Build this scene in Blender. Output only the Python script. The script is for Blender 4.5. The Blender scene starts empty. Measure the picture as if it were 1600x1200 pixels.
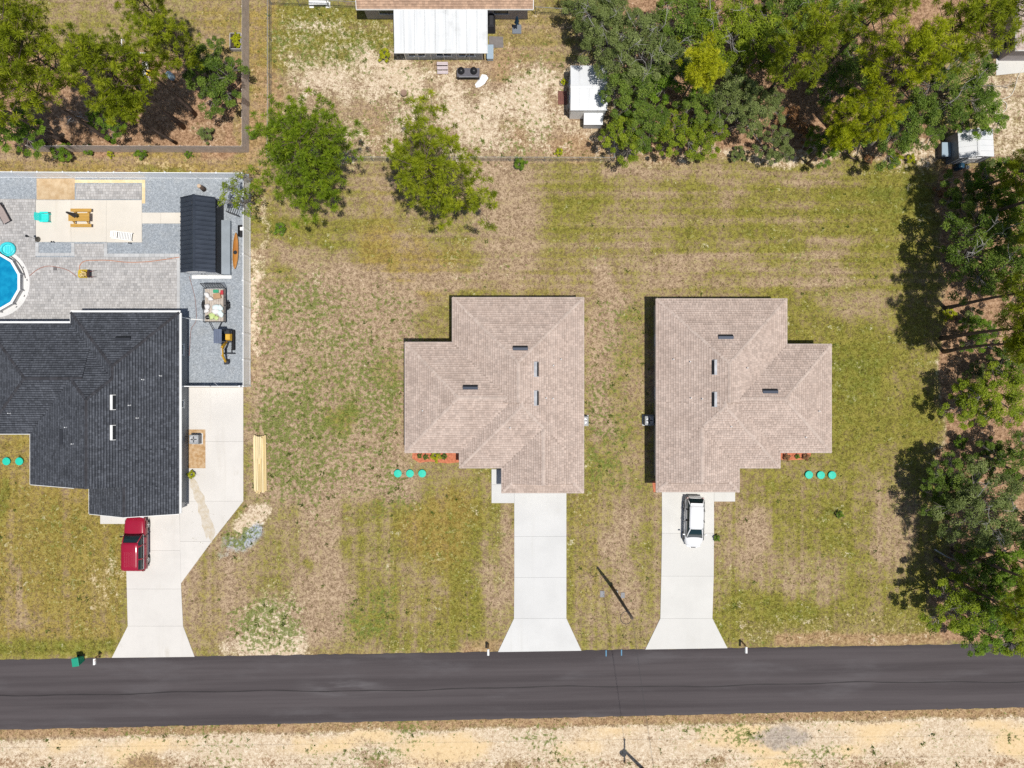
import bpy, math, random
import numpy as np
from mathutils import Vector, Matrix

random.seed(7); RNG = np.random.default_rng(7)
sc = bpy.context.scene
COL = sc.collection

# ------------------------------------------------------------------ camera, sky, sun, exposure
SPM, HC = 17.0, 65.0                      # image pixels per metre on the ground, flying height in metres
cam = bpy.data.cameras.new('camera'); camo = bpy.data.objects.new('camera', cam); COL.objects.link(camo)
camo.location = (0, 0, HC); camo.rotation_euler = (0, 0, 0)
cam.sensor_fit = 'HORIZONTAL'; cam.angle = 2*math.atan(800/(SPM*HC)); cam.clip_end = 1000
sc.camera = camo
ST = 0.185                                 # shadow run per metre of height, westward and northward
elev = math.atan2(1, ST*math.sqrt(2))
world = bpy.data.worlds.new('World'); sc.world = world; world.use_nodes = True
wn = world.node_tree.nodes; wl = world.node_tree.links
sky = wn.new('ShaderNodeTexSky'); sky.sky_type = 'NISHITA'; sky.sun_disc = False
sky.sun_elevation = elev; sky.sun_rotation = math.radians(135)
bg = wn['Background']; bg.inputs[1].default_value = 0.08; wl.new(sky.outputs[0], bg.inputs[0])
sun = bpy.data.lights.new('sun', 'SUN'); sun.energy = 4.5; sun.angle = math.radians(0.53); sun.color = (1, 0.965, 0.90)
suno = bpy.data.objects.new('sun', sun); COL.objects.link(suno); suno.location = (20, -20, 90)
suno.rotation_euler = Vector((-ST, ST, -1)).to_track_quat('-Z', 'Y').to_euler()
vs = sc.view_settings; vs.view_transform = 'Standard'; vs.look = 'None'; vs.exposure = 0.0; vs.gamma = 1.0; vs.use_curve_mapping = False
sc.cycles.use_denoising = False; sc.cycles.max_bounces = 5; sc.cycles.transparent_max_bounces = 6

def G(u, v, h=0.0):  # u, v are image pixels; h is the height they are projected back to
    "image pixel coordinates, at a given height, projected back through the camera to metres"
    k = (HC-h)/HC/SPM
    return Vector(((u-800)*k, (600-v)*k, h))

# ------------------------------------------------------------------ materials
def new_mat(name):
    m = bpy.data.materials.new(name); m.use_nodes = True
    nt = m.node_tree; b = nt.nodes['Principled BSDF']
    b.inputs['Specular IOR Level'].default_value = 0.25
    return m, nt, b
def c4(c): return (c[0], c[1], c[2], 1)
def mixn(nt, fac, a, b, mode='MIX'):
    n = nt.nodes.new('ShaderNodeMix'); n.data_type = 'RGBA'; n.blend_type = mode
    for i, x in ((0, fac), (6, a), (7, b)):
        if hasattr(x, 'node'): nt.links.new(x, n.inputs[i])
        else: n.inputs[i].default_value = x if i == 0 else c4(x)
    return n.outputs[2]
def mathn(nt, op, a, b=None, c=None, clamp=False):
    n = nt.nodes.new('ShaderNodeMath'); n.operation = op; n.use_clamp = clamp
    for i, x in enumerate((a, b, c)):
        if x is None: continue
        if hasattr(x, 'node'): nt.links.new(x, n.inputs[i])
        else: n.inputs[i].default_value = x
    return n.outputs[0]
def ramp(nt, x, lo, hi):
    n = nt.nodes.new('ShaderNodeMapRange'); n.interpolation_type = 'SMOOTHSTEP'
    nt.links.new(x, n.inputs[0]); n.inputs[1].default_value = lo; n.inputs[2].default_value = hi
    return n.outputs[0]
def noise(nt, scale, detail=4, rough=0.55, vec=None, stretch=None, seed=0.0):
    n = nt.nodes.new('ShaderNodeTexNoise'); n.inputs['Scale'].default_value = scale
    n.inputs['Detail'].default_value = detail; n.inputs['Roughness'].default_value = rough
    if vec is not None:
        mp = nt.nodes.new('ShaderNodeMapping'); nt.links.new(vec, mp.inputs[0])
        mp.inputs[1].default_value = (seed*13.1, seed*7.7, seed*3.3)
        if stretch: mp.inputs[3].default_value = stretch
        nt.links.new(mp.outputs[0], n.inputs[0])
    return n.outputs[0]
def wpos(nt): return nt.nodes.new('ShaderNodeNewGeometry').outputs['Position']
def bumpn(nt, b, h, strength=0.4, dist=0.02):
    n = nt.nodes.new('ShaderNodeBump'); n.inputs['Strength'].default_value = strength; n.inputs['Distance'].default_value = dist
    nt.links.new(h, n.inputs['Height']); nt.links.new(n.outputs[0], b.inputs['Normal'])
MATS = {}
def mat(name, c, c2=None, scale=3, detail=5, rough=0.75, metal=0.0, bump=0.0, bscale=20, island=0.0, stretch=None, dirt=0.0, dirtc=(0.12, 0.10, 0.08), coat=0.0, lo=0.3, hi=0.7):
    if name in MATS: return MATS[name]
    m, nt, b = new_mat(name); P = wpos(nt)
    if c2 is None: c2 = tuple(x*0.82 for x in c)
    col = mixn(nt, ramp(nt, noise(nt, scale, detail, vec=P, stretch=stretch), lo, hi), c, c2)
    if island:
        r = nt.nodes.new('ShaderNodeNewGeometry').outputs['Random Per Island']
        f = mathn(nt, 'MULTIPLY_ADD', r, 2*island, 1-island)
        cb = nt.nodes.new('ShaderNodeCombineColor')
        for i in range(3): nt.links.new(f, cb.inputs[i])
        col = mixn(nt, 1.0, col, cb.outputs[0], 'MULTIPLY')
    if dirt:
        d = ramp(nt, noise(nt, 0.7, 6, 0.65, vec=P, seed=3), 0.52, 0.75)
        col = mixn(nt, mathn(nt, 'MULTIPLY', d, dirt), col, dirtc)
    nt.links.new(col, b.inputs['Base Color'])
    b.inputs['Roughness'].default_value = rough; b.inputs['Metallic'].default_value = metal
    b.inputs['Coat Weight'].default_value = coat
    if coat: b.inputs['Coat Roughness'].default_value = 0.06
    if bump: bumpn(nt, b, noise(nt, bscale, 4, vec=P, stretch=stretch, seed=1), bump)
    MATS[name] = m; return m
def leafmat(name, ca, cb, cc, transl=0.35):
    "foliage: colour runs through ca, cb, cc with the per-clump tone attribute"
    m, nt, b = new_mat(name)
    a = nt.nodes.new('ShaderNodeAttribute'); a.attribute_name = 'tone'
    t = a.outputs['Fac']
    obr = nt.nodes.new('ShaderNodeObjectInfo').outputs['Random']
    col = mixn(nt, ramp(nt, t, 0.0, 0.55), ca, cb); col = mixn(nt, ramp(nt, t, 0.5, 1.0), col, cc)
    col = mixn(nt, mathn(nt, 'MULTIPLY', obr, 0.16), col, ca)
    nt.links.new(col, b.inputs['Base Color']); b.inputs['Roughness'].default_value = 0.55
    tr = nt.nodes.new('ShaderNodeBsdfTranslucent'); nt.links.new(col, tr.inputs[0])
    mx = nt.nodes.new('ShaderNodeMixShader'); mx.inputs[0].default_value = transl
    nt.links.new(b.outputs[0], mx.inputs[1]); nt.links.new(tr.outputs[0], mx.inputs[2])
    nt.links.new(mx.outputs[0], nt.nodes['Material Output'].inputs[0])
    MATS[name] = m; return m
def plain(name, c, rough=0.5, metal=0.0, coat=0.0, trans=0.0):
    if name in MATS: return MATS[name]
    m, nt, b = new_mat(name); b.inputs['Base Color'].default_value = c4(c); b.inputs['Roughness'].default_value = rough
    b.inputs['Metallic'].default_value = metal; b.inputs['Coat Weight'].default_value = coat
    if coat: b.inputs['Coat Roughness'].default_value = 0.05
    MATS[name] = m; return m

# ------------------------------------------------------------------ mesh helpers
def link(o, parent=None):
    COL.objects.link(o)
    if parent is not None: o.parent = parent
    return o
def np_mesh(name, V, F, tone=None, mat_=None, smooth=False):
    V = np.asarray(V, dtype=np.float32); F = np.asarray(F, dtype=np.int32)
    k = F.shape[1]; me = bpy.data.meshes.new(name)
    me.vertices.add(len(V)); me.vertices.foreach_set('co', V.ravel())
    me.loops.add(F.size); me.loops.foreach_set('vertex_index', F.ravel())
    me.polygons.add(len(F)); me.polygons.foreach_set('loop_start', np.arange(0, F.size, k, dtype=np.int32))
    me.polygons.foreach_set('loop_total', np.full(len(F), k, dtype=np.int32))
    if smooth: me.polygons.foreach_set('use_smooth', np.ones(len(F), dtype=bool))
    me.update(calc_edges=True)
    if tone is not None:
        a = me.attributes.new('tone', 'FLOAT', 'POINT'); a.data.foreach_set('value', np.asarray(tone, dtype=np.float32))
    if mat_: me.materials.append(mat_)
    return me
class MB:
    def __init__(s): s.v = []; s.f = []; s.m = []
    def add(s, vs, fs, m=0):
        n = len(s.v); s.v += [tuple(x) for x in vs]
        for f in fs: s.f.append(tuple(i+n for i in f)); s.m.append(m)
        return s
    def box(s, x0, x1, y0, y1, z0, z1, m=0, M=None):
        vs = [Vector((x, y, z)) for z in (z0, z1) for x, y in ((x0, y0), (x1, y0), (x1, y1), (x0, y1))]
        if M is not None: vs = [M @ v for v in vs]
        return s.add(vs, [(3, 2, 1, 0), (4, 5, 6, 7), (0, 1, 5, 4), (1, 2, 6, 5), (2, 3, 7, 6), (3, 0, 4, 7)], m)
    def cbox(s, c, d, rz=0, rx=0, ry=0, m=0):
        M = Matrix.Translation(c) @ Matrix.Rotation(rz, 4, 'Z') @ Matrix.Rotation(ry, 4, 'Y') @ Matrix.Rotation(rx, 4, 'X')
        return s.box(-d[0]/2, d[0]/2, -d[1]/2, d[1]/2, -d[2]/2, d[2]/2, m, M)
    def prism(s, pts, z0, z1, m=0):
        n = len(pts); vs = [(p[0], p[1], z0) for p in pts]+[(p[0], p[1], z1) for p in pts]
        a = sum(pts[i][0]*pts[(i+1) % n][1]-pts[(i+1) % n][0]*pts[i][1] for i in range(n))
        fs = [tuple(range(n-1, -1, -1)), tuple(range(n, 2*n))]+[(i, (i+1) % n, (i+1) % n+n, i+n) for i in range(n)]
        if a < 0: fs = [tuple(reversed(f)) for f in fs]
        return s.add(vs, fs, m)
    def tube(s, pts, rad, n=6, cap=True, m=0):
        pts = [Vector(p) for p in pts]; k = len(pts)
        if not hasattr(rad, '__len__'): rad = [rad]*k
        vs = []; ref = None
        for i, p in enumerate(pts):
            d = (pts[min(i+1, k-1)]-pts[max(i-1, 0)]).normalized()
            if ref is None: ref = d.orthogonal().normalized()
            ref = (ref-d*ref.dot(d)).normalized(); e = d.cross(ref)
            for j in range(n):
                a = 2*math.pi*j/n; vs.append(p+(ref*math.cos(a)+e*math.sin(a))*rad[i])
        fs = [(i*n+j, i*n+(j+1) % n, (i+1)*n+(j+1) % n, (i+1)*n+j) for i in range(k-1) for j in range(n)]
        if cap: fs += [tuple(range(n-1, -1, -1)), tuple(range((k-1)*n, k*n))]
        return s.add(vs, fs, m)
    def lathe(s, prof, c=(0, 0, 0), n=16, m=0, axis='Z', M=None):
        vs = []
        for r, z in prof:
            for j in range(n):
                a = 2*math.pi*j/n; p = Vector((r*math.cos(a), r*math.sin(a), z))
                if axis == 'X': p = Vector((p.z, p.x, p.y))
                if axis == 'Y': p = Vector((p.x, p.z, p.y))
                if M is not None: p = M @ p
                vs.append(p+Vector(c))
        k = len(prof)
        fs = [(i*n+j, i*n+(j+1) % n, (i+1)*n+(j+1) % n, (i+1)*n+j) for i in range(k-1) for j in range(n)]
        fs += [tuple(range(n-1, -1, -1)), tuple(range((k-1)*n, k*n))]
        return s.add(vs, fs, m)
    def mesh(s, name, mats, smooth=False):
        me = bpy.data.meshes.new(name); me.from_pydata(s.v, [], s.f)
        for mm in (mats if isinstance(mats, (list, tuple)) else [mats]): me.materials.append(mm)
        if any(s.m): me.polygons.foreach_set('material_index', s.m)
        if smooth: me.polygons.foreach_set('use_smooth', [True]*len(me.polygons))
        me.update(); return me
    def build(s, name, mats, parent=None, smooth=False, bevel=0.0, loc=None, rz=0):
        o = bpy.data.objects.new(name, s.mesh(name, mats, smooth)); link(o, parent)
        if loc is not None: o.location = loc
        if rz: o.rotation_euler.z = rz
        if bevel:
            b = o.modifiers.new('bevel', 'BEVEL'); b.width = bevel; b.segments = 2; b.limit_method = 'ANGLE'
        return o
def tag(o, label, cat, group=None, kind=None):
    o['label'] = label
    if cat: o['category'] = cat
    if group: o['group'] = group
    if kind: o['kind'] = kind
    return o
def thing(name, label, cat, loc=(0, 0, 0), rz=0, group=None):
    o = bpy.data.objects.new(name, None); COL.objects.link(o); o.empty_display_size = 0.2
    o.location = loc; o.rotation_euler.z = rz
    return tag(o, label, cat, group)
def struct(o, label, cat=None):
    o['kind'] = 'structure'; o['label'] = label
    if cat: o['category'] = cat
    return o
def place(me, name, parent, loc=(0, 0, 0), rz=0, scale=None):
    o = bpy.data.objects.new(name, me); link(o, parent); o.location = loc; o.rotation_euler.z = rz
    if scale: o.scale = scale
    return o
def copy_tree(o, parent=None):
    c = o.copy(); COL.objects.link(c)
    if parent is not None: c.parent = parent
    for ch in list(o.children): copy_tree(ch, c)
    return c

# ------------------------------------------------------------------ ground
def sst(x, a, b):
    t = np.clip((x-a)/(b-a), 0, 1); return t*t*(3-2*t)
def wob(U, V, f, s):
    a = np.zeros_like(U)
    for k in range(5):
        g = np.random.default_rng(s*17+k); th = g.uniform(0, 6.28); p = g.uniform(0, 6.28); q = f*(1.0+0.55*k)
        a = a+np.sin((U*np.cos(th)+V*np.sin(th))*q+p+1.3*np.sin((U*np.sin(th)-V*np.cos(th))*q*.6+p*2))/(1+.5*k)
    return a/2.2
def ground_masks(U, V):
    U0, V0 = U, V
    am = 15.0*np.clip((1000-V)/60, .12, 1)
    U = U+am*wob(U0, V0, .035, 1)+.3*am*wob(U0, V0, .11, 3); V = V+am*wob(U0, V0, .035, 2)+.3*am*wob(U0, V0, .11, 4)
    def R(x0, y0, x1, y1, s=12): return sst(U, x0-s, x0+s)*(1-sst(U, x1-s, x1+s))*sst(V, y0-s, y0+s)*(1-sst(V, y1-s, y1+s))
    def E(cx, cy, rx, ry, s=0.5):
        d = np.sqrt(((U-cx)/rx)**2+((V-cy)/ry)**2); return 1-sst(d, 1-s, 1+s*0.6)
    green = np.full_like(U, 0.40); sand = np.zeros_like(U); litter = np.zeros_like(U); weed = np.full_like(U, 0.12)
    gold = np.zeros_like(U); blue = np.zeros_like(U); gravel = np.zeros_like(U); clay = np.zeros_like(U)
    # right hand lawn: greener
    green += 0.13*R(1160, 262, 1462, 1000, 30)
    for e in ((1330, 640, 70, 110), (1400, 300, 50, 40), (1120, 360, 90, 40), (1430, 640, 35, 60), (1330, 330, 80, 50), (1080, 300, 50, 30), (1350, 560, 60, 60), (1210, 950, 90, 25), (1130, 980, 40, 26)):
        green += 0.20*E(*e)
    for e in ((1050, 420, 60, 26), (1240, 430, 80, 26), (1330, 470, 70, 40), (1290, 390, 60, 20), (1180, 860, 40, 60), (1280, 900, 80, 40), (1400, 820, 40, 80), (1230, 280, 60, 14), (1190, 820, 30, 40)):
        green -= 0.24*E(*e)
    # between the twin houses
    green -= 0.34*R(922, 420, 960, 700, 10); green -= 0.25*R(955, 790, 990, 960, 10); weed += 0.25*R(915, 470, 1000, 760, 12)
    gold += 0.30*R(890, 780, 950, 960, 16)
    # vacant lot left of the middle house
    green -= 0.44*R(395, 430, 640, 780, 24); weed += 0.30*R(395, 440, 640, 800, 30)
    green += 0.22*E(500, 640, 60, 90); green += 0.16*E(430, 720, 30, 60); weed += .2*E(470, 690, 70, 90); green -= 0.32*E(560, 480, 40, 60)
    green += 0.30*E(530, 650, 26, 30, 0.3); green += 0.3*E(612, 590, 22, 36, 0.4)
    green -= 0.30*R(460, 770, 540, 1000, 24); green -= 0.25*R(350, 860, 380, 1010, 10)
    green -= 0.20*E(600, 850, 30, 60); green -= 0.26*E(780, 880, 26, 110); green -= 0.2*E(640, 930, 60, 60)
    green += 0.22*R(555, 780, 770, 990, 30); gold += 0.5*E(690, 820, 60, 70); gold += 0.25*R(600, 790, 740, 990, 30)
    green += 0.3*E(468, 884, 13, 13, 0.3); weed += 0.3*E(570, 960, 60, 50)
    # behind the houses
    gold += 0.55*E(630, 420, 90, 60); gold += 0.35*R(560, 260, 620, 470, 20); green += 0.15*R(400, 330, 620, 440, 20)
    green -= 0.4*E(470, 400, 80, 20); green -= 0.34*E(790, 350, 60, 110); green -= 0.30*E(760, 270, 60, 30); green -= 0.4*E(500, 440, 60, 30)
    green -= 0.3*E(700, 440, 70, 20); green += 0.2*E(890, 300, 60, 60); gold += 0.25*R(640, 380, 990, 470, 24)
    green -= 0.30*E(945, 460, 30, 30); green -= 0.25*E(980, 270, 60, 14)
    # front lawn of the dark house
    gold += 0.55*R(-60, 680, 195, 1000, 10); green += 0.16*R(-60, 680, 195, 1020, 10); green += 0.4*E(8, 790, 16, 36, 0.5)
    green -= 0.30*R(20, 880, 42, 985, 6); sand += 0.16*E(165, 910, 30, 50); green += 0.2*R(-60, 1000, 180, 1028, 8)
    gold += 0.3*R(285, 880, 400, 1020, 16)
    # bare sand
    sand += 0.60*E(400, 812, 24, 24, 0.35); sand += 0.46*E(425, 985, 62, 56, 0.6)+0.40*R(345, 1000, 480, 1026, 10); weed += 0.5*E(420, 980, 70, 50)
    blue += 0.9*E(402, 842, 16, 16, 0.6)+0.6*E(372, 848, 30, 22, 0.6)
    weed += 0.5*E(375, 838, 34, 24); sand += 0.25*R(393, 430, 412, 560, 5)*0.9
    sand += 0.30*R(396, 290, 408, 560, 5)
    # yard behind: pale sand
    y = R(438, 95, 956, 246, 22); sand += (0.34+.30*wob(U0, V0, .03, 21)+.16*wob(U0, V0, .08, 22))*y*(.55+.45*sst(U0, 520, 720)); clay += .35*np.clip(-wob(U0, V0, .03, 21), 0, 1)*y+0.34*R(770, 0, 890, 250, 22)+0.14*E(640, 190, 90, 50)-0.16*E(850, 215, 30, 20)
    sand += 0.24*E(560, 130, 90, 40); clay += 0.55*E(905, 235, 60, 26)+0.4*E(610, 230, 50, 16)+0.3*E(690, 120, 22, 14)+0.3*E(455, 130, 14, 20)
    green -= 0.15*y; green += 0.05*R(425, 0, 560, 95, 10); sand += 0.19*R(440, 20, 600, 110, 24); weed += .1*R(430, 10, 610, 110, 20); green += .15*R(430, 10, 610, 120, 20); weed += 0.10*R(430, 60, 900, 250, 20)+.14*np.clip(wob(U0, V0, .05, 8), 0, 1)*R(430, 60, 900, 250, 20)
    gold += 0.6*R(385, 0, 425, 300, 6); clay += 0.55*R(386, 110, 440, 250, 10); gold += 0.3*R(425, 0, 450, 120, 10)
    gold += 0.75*R(-60, 236, 392, 270, 5); sand += 0.2*R(150, 258, 390, 270, 4); gold += 0.5*R(300, 0, 378, 80, 14); clay += 0.4*R(330, 50, 378, 110, 14)
    # woods floor
    litter += R(-60, 90, 377, 233, 14)+R(962, -60, 1462, 228, 16)+R(1472, 262, 1700, 1002, 8)+0.8*R(1440, -60, 1700, 60, 12)
    sand += 0.34*R(960, 226, 1470, 252, 9)+0.32*R(1466, 560, 1482, 720, 5); clay += 0.7*R(960, 205, 1470, 250, 12)+0.5*R(1466, 250, 1490, 480, 6)
    sand += 0.30*E(330, 205, 40, 24)+0.2*E(60, 130, 50, 30)
    litter *= 1-0.5*E(330, 200, 40, 30); clay += 0.7*R(200, 150, 378, 235, 14)
    sand += 0.34*R(1520, 110, 1700, 245, 14); green -= 0.1*R(1520, 100, 1700, 250); gold += 0.3*R(1500, 150, 1700, 300, 20)
    sand += 0.10*R(1150, 955, 1470, 1004, 10); clay += .2*R(1150, 960, 1470, 1004, 12); clay += 0.6*R(1210, 990, 1480, 1010, 5)+0.5*R(720, 1000, 790, 1022, 6)+0.3*R(340, 1015, 760, 1030, 4)
    # verge below the road
    road = 1141-(U/1600)*34
    sand += 0.72*sst(V, road+6, road+22)*(1-0.35*sst(V, 1172, 1192))*(1-sst(V, 1216, 1240))
    clay += 0.75*sst(V, road-8, road+2)*(1-sst(V, road+6, road+20))+0.45*sst(V, 1168, 1188)*(1-sst(V, 1240, 1300))
    gold += (.55+.45*wob(U0, V0*2, .03, 31))*sst(V, road+8, road+20)*(1-.6*sst(V, 1170, 1190))+0.8*E(1220, 1195, 50, 10)
    weed += (0.04+.30*np.clip(wob(U0, V0*2, .02, 9), 0, 1))*sst(V, 1112, 1135); sand -= .45*np.clip(wob(U0, V0*2.5, .018, 11), 0, 1)*sst(V, 1140, 1160); clay += .5*np.clip(wob(U0, V0*3, .02, 12), 0, 1)*sst(V, 1150, 1170); gold += .5*wob(U0, V0*2, .015, 13)*sst(V, 1130, 1145); green -= 0.1*sst(V, 1140, 1150)
    gravel += .62*E(1222, 1152, 62, 26, 0.7)
    return green, sand, litter, weed, gold, blue, gravel, clay
def build_ground():
    fx = np.arange(-56, 56.01, 0.32); fy = np.arange(-43, 43.01, 0.32)
    ext = np.array([4, 10, 20, 40, 80, 160, 300.])
    X = np.concatenate([fx[0]-ext[::-1], fx, fx[-1]+ext]); Y = np.concatenate([fy[0]-ext[::-1], fy, fy[-1]+ext])
    gx, gy = np.meshgrid(X, Y); nx, ny = len(X), len(Y)
    V = np.stack([gx.ravel(), gy.ravel(), np.zeros(gx.size)], 1)
    i = np.arange(nx*ny).reshape(ny, nx); F = np.stack([i[:-1, :-1], i[:-1, 1:], i[1:, 1:], i[1:, :-1]], -1).reshape(-1, 4)
    me = np_mesh('ground', V, F)
    ms = ground_masks(gx.ravel()*SPM+800, 600-gy.ravel()*SPM)
    for nm, q in (('ma', ms[:4]), ('mb', ms[4:])):
        a = me.attributes.new(nm, 'FLOAT_COLOR', 'POINT'); a.data.foreach_set('color', np.stack(q, 1).astype(np.float32).ravel())
    m, nt, b = new_mat('lawn_and_soil'); P = wpos(nt)
    def attr(n):
        a = nt.nodes.new('ShaderNodeAttribute'); a.attribute_name = n
        s = nt.nodes.new('ShaderNodeSeparateColor'); nt.links.new(a.outputs['Color'], s.inputs[0])
        return s.outputs[0], s.outputs[1], s.outputs[2], a.outputs['Alpha']
    green, sandm, litter, weed = attr('ma'); gold, blue, gravel, clay = attr('mb')
    n1 = noise(nt, 0.16, 4, 0.6, P, seed=1); n2 = noise(nt, 0.9, 5, 0.68, P, seed=2); n3 = noise(nt, 3.4, 3, 0.75, P, seed=3); n4 = noise(nt, 9.0, 2, 0.7, P, seed=4)
    nv = noise(nt, 1.0, 3, 0.6, P, (2.4, 0.14, 1), 5); nh = noise(nt, 1.0, 3, 0.6, P, (0.12, 2.0, 1), 6)
    A = lambda x, k, c: mathn(nt, 'MULTIPLY_ADD', x, k, c)
    add = lambda *xs: xs[0] if len(xs) == 1 else mathn(nt, 'ADD', xs[0], add(*xs[1:]))
    mul = lambda a, b: mathn(nt, 'MULTIPLY', a, b)
    sp = add(A(n3, 0.55, 0), A(n4, 0.45, 0))          # speckle of blades, thatch and bare soil
    dry = mixn(nt, ramp(nt, sp, 0.38, 0.60), (0.185, 0.122, 0.074), (0.43, 0.315, 0.205))
    dry = mixn(nt, ramp(nt, sp, 0.58, 0.70), dry, (0.60, 0.49, 0.37))
    gr = mixn(nt, ramp(nt, sp, 0.38, 0.62), (0.098, 0.094, 0.012), (0.285, 0.248, 0.056))
    gr = mixn(nt, ramp(nt, sp, 0.59, 0.74), gr, (0.36, 0.29, 0.15))
    gdn = mixn(nt, ramp(nt, sp, 0.38, 0.62), (0.160, 0.108, 0.020), (0.375, 0.265, 0.082))
    gr = mixn(nt, mul(ramp(nt, add(gold, A(n2, 0.9, -0.45)), 0.05, 0.75), 0.85), gr, gdn)
    sy = nt.nodes.new('ShaderNodeSeparateXYZ'); nt.links.new(P, sy.inputs[0])
    back = ramp(nt, sy.outputs[1], 5.0, 9.0); frontm = ramp(nt, mathn(nt, 'MULTIPLY', sy.outputs[1], -1.0), 7.0, 10.0)
    mh = noise(nt, 1.0, 2, 0.5, P, (0.035, 1.5, 1), 16); mv = noise(nt, 1.0, 2, 0.5, P, (1.5, 0.035, 1), 17)   # mowing passes
    mow = add(mul(A(mh, .75, -0.375), back), mul(A(mv, .6, -0.3), frontm))
    f = add(green, mow, A(n1, 0.8, -0.4), A(n2, 0.85, -0.425), A(n3, 1.1, -0.55), A(n4, .4, -.2), A(nv, 0.25, -0.125), A(nh, 0.2, -0.1))
    col = mixn(nt, ramp(nt, f, 0.12, 0.66), dry, gr)
    lush = mixn(nt, ramp(nt, sp, 0.38, 0.62), (0.062, 0.080, 0.010), (0.195, 0.210, 0.040))
    col = mixn(nt, mul(ramp(nt, add(f, A(n2, 0.6, -0.3)), 0.60, 1.05), 0.75), col, lush)
    wn_ = noise(nt, 2.6, 3, 0.65, P, seed=7)
    wf = ramp(nt, add(weed, A(wn_, 2.0, -1.0), A(n4, 0.8, -0.4), A(n1, 0.9, -0.45), A(n2, .8, -.4)), 0.44, 0.60)
    cl = mixn(nt, ramp(nt, sp, 0.38, 0.62), (0.22, 0.125, 0.064), (0.45, 0.30, 0.175))
    col = mixn(nt, mul(ramp(nt, add(clay, A(n2, 1.0, -0.5), A(n3, 0.7, -0.35)), 0.1, 0.75), 0.8), col, cl)
    sd = mixn(nt, ramp(nt, sp, 0.36, 0.64), (0.42, 0.31, 0.20), (0.66, 0.55, 0.41))
    sd = mixn(nt, ramp(nt, add(sp, A(n2, 0.3, -0.15)), 0.58, 0.70), sd, (0.74, 0.66, 0.54))
    sd = mixn(nt, mul(ramp(nt, add(gold, A(n2, 0.8, -0.4)), 0.3, 1.0), 0.7), sd, (0.66, 0.48, 0.255))
    col = mixn(nt, ramp(nt, add(sandm, A(n1, 0.6, -0.3), A(n2, 1.1, -0.55), A(n3, 0.9, -0.45), A(n4, .5, -.25)), 0.15, 0.58), col, sd)
    lt = mixn(nt, ramp(nt, sp, 0.36, 0.62), (0.15, 0.082, 0.045), (0.42, 0.265, 0.16))
    lt = mixn(nt, ramp(nt, sp, 0.58, 0.68), lt, (0.52, 0.40, 0.29))
    col = mixn(nt, ramp(nt, add(litter, A(n2, 1.1, -0.55)), 0.2, 0.7), col, lt)
    bl = mixn(nt, ramp(nt, sp, 0.38, 0.62), (0.20, 0.26, 0.33), (0.46, 0.50, 0.55))
    col = mixn(nt, mul(ramp(nt, add(blue, A(n2, 1.0, -0.5), A(n3, 0.9, -0.45)), 0.15, 0.9), 0.75), col, bl)
    gv = mixn(nt, ramp(nt, sp, 0.38, 0.62), (0.26, 0.21, 0.165), (0.46, 0.39, 0.32))
    col = mixn(nt, ramp(nt, add(gravel, A(n2, 0.8, -0.4)), 0.3, 0.6), col, gv)
    col = mixn(nt, mul(mul(wf, 0.85), mathn(nt, 'SUBTRACT', 1.0, mul(ramp(nt, litter, 0.3, 0.7), 0.8))), col, mixn(nt, ramp(nt, n4, 0.35, 0.65), (0.062, 0.088, 0.014), (0.185, 0.215, 0.050)))
    nt.links.new(col, b.inputs['Base Color']); b.inputs['Roughness'].default_value = 0.95
    b.inputs['Specular IOR Level'].default_value = 0.05
    bumpn(nt, b, sp, 0.7, 0.06)
    me.materials.append(m)
    o = bpy.data.objects.new('ground', me); link(o); struct(o, 'patchy lawn, dry soil and sand around the houses')
build_ground()

# short grass and weeds: real blades
def blades(name, n_try, dens, label, size, K, mats, lean=0.8, tone_f=None, region=(0, 0, 1600, 1200)):
    u = RNG.uniform(region[0]-40, region[2]+40, n_try); v = RNG.uniform(region[1]-40, region[3]+40, n_try)
    keep = RNG.random(n_try) < dens(u, v); u, v = u[keep], v[keep]
    n = len(u); x = (u-800)/SPM; y = (600-v)/SPM
    s = RNG.uniform(*size, n)
    a = RNG.uniform(0, 2*np.pi, (n, K)); r = RNG.uniform(0.4, 1.0, (n, K))*s[:, None]
    cx = x[:, None]+RNG.normal(0, 0.25, (n, K))*s[:, None]; cy = y[:, None]+RNG.normal(0, 0.25, (n, K))*s[:, None]
    w = 0.10*s[:, None]+0.008
    px, py = -np.sin(a), np.cos(a); le = RNG.uniform(0.3, 1.0, (n, K))*lean
    A = np.stack([cx+px*w, cy+py*w, np.full_like(cx, 0.002)], -1); B = np.stack([cx-px*w, cy-py*w, np.full_like(cx, 0.002)], -1)
    T = np.stack([cx+np.cos(a)*r*le, cy+np.sin(a)*r*le, r*0.55], -1)
    V = np.stack([A, B, T], 2).reshape(-1, 3); F = np.arange(len(V)).reshape(-1, 3)
    tn = np.clip(RNG.random(n)[:, None]*0.6+RNG.random((n, K))*0.4, 0, 1)
    tone = np.repeat(tn.ravel(), 3)
    me = np_mesh(name, V, F, tone, mats); o = bpy.data.objects.new(name, me); link(o)
    return tag(o, label, name.split('_')[0], kind='stuff')
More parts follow.
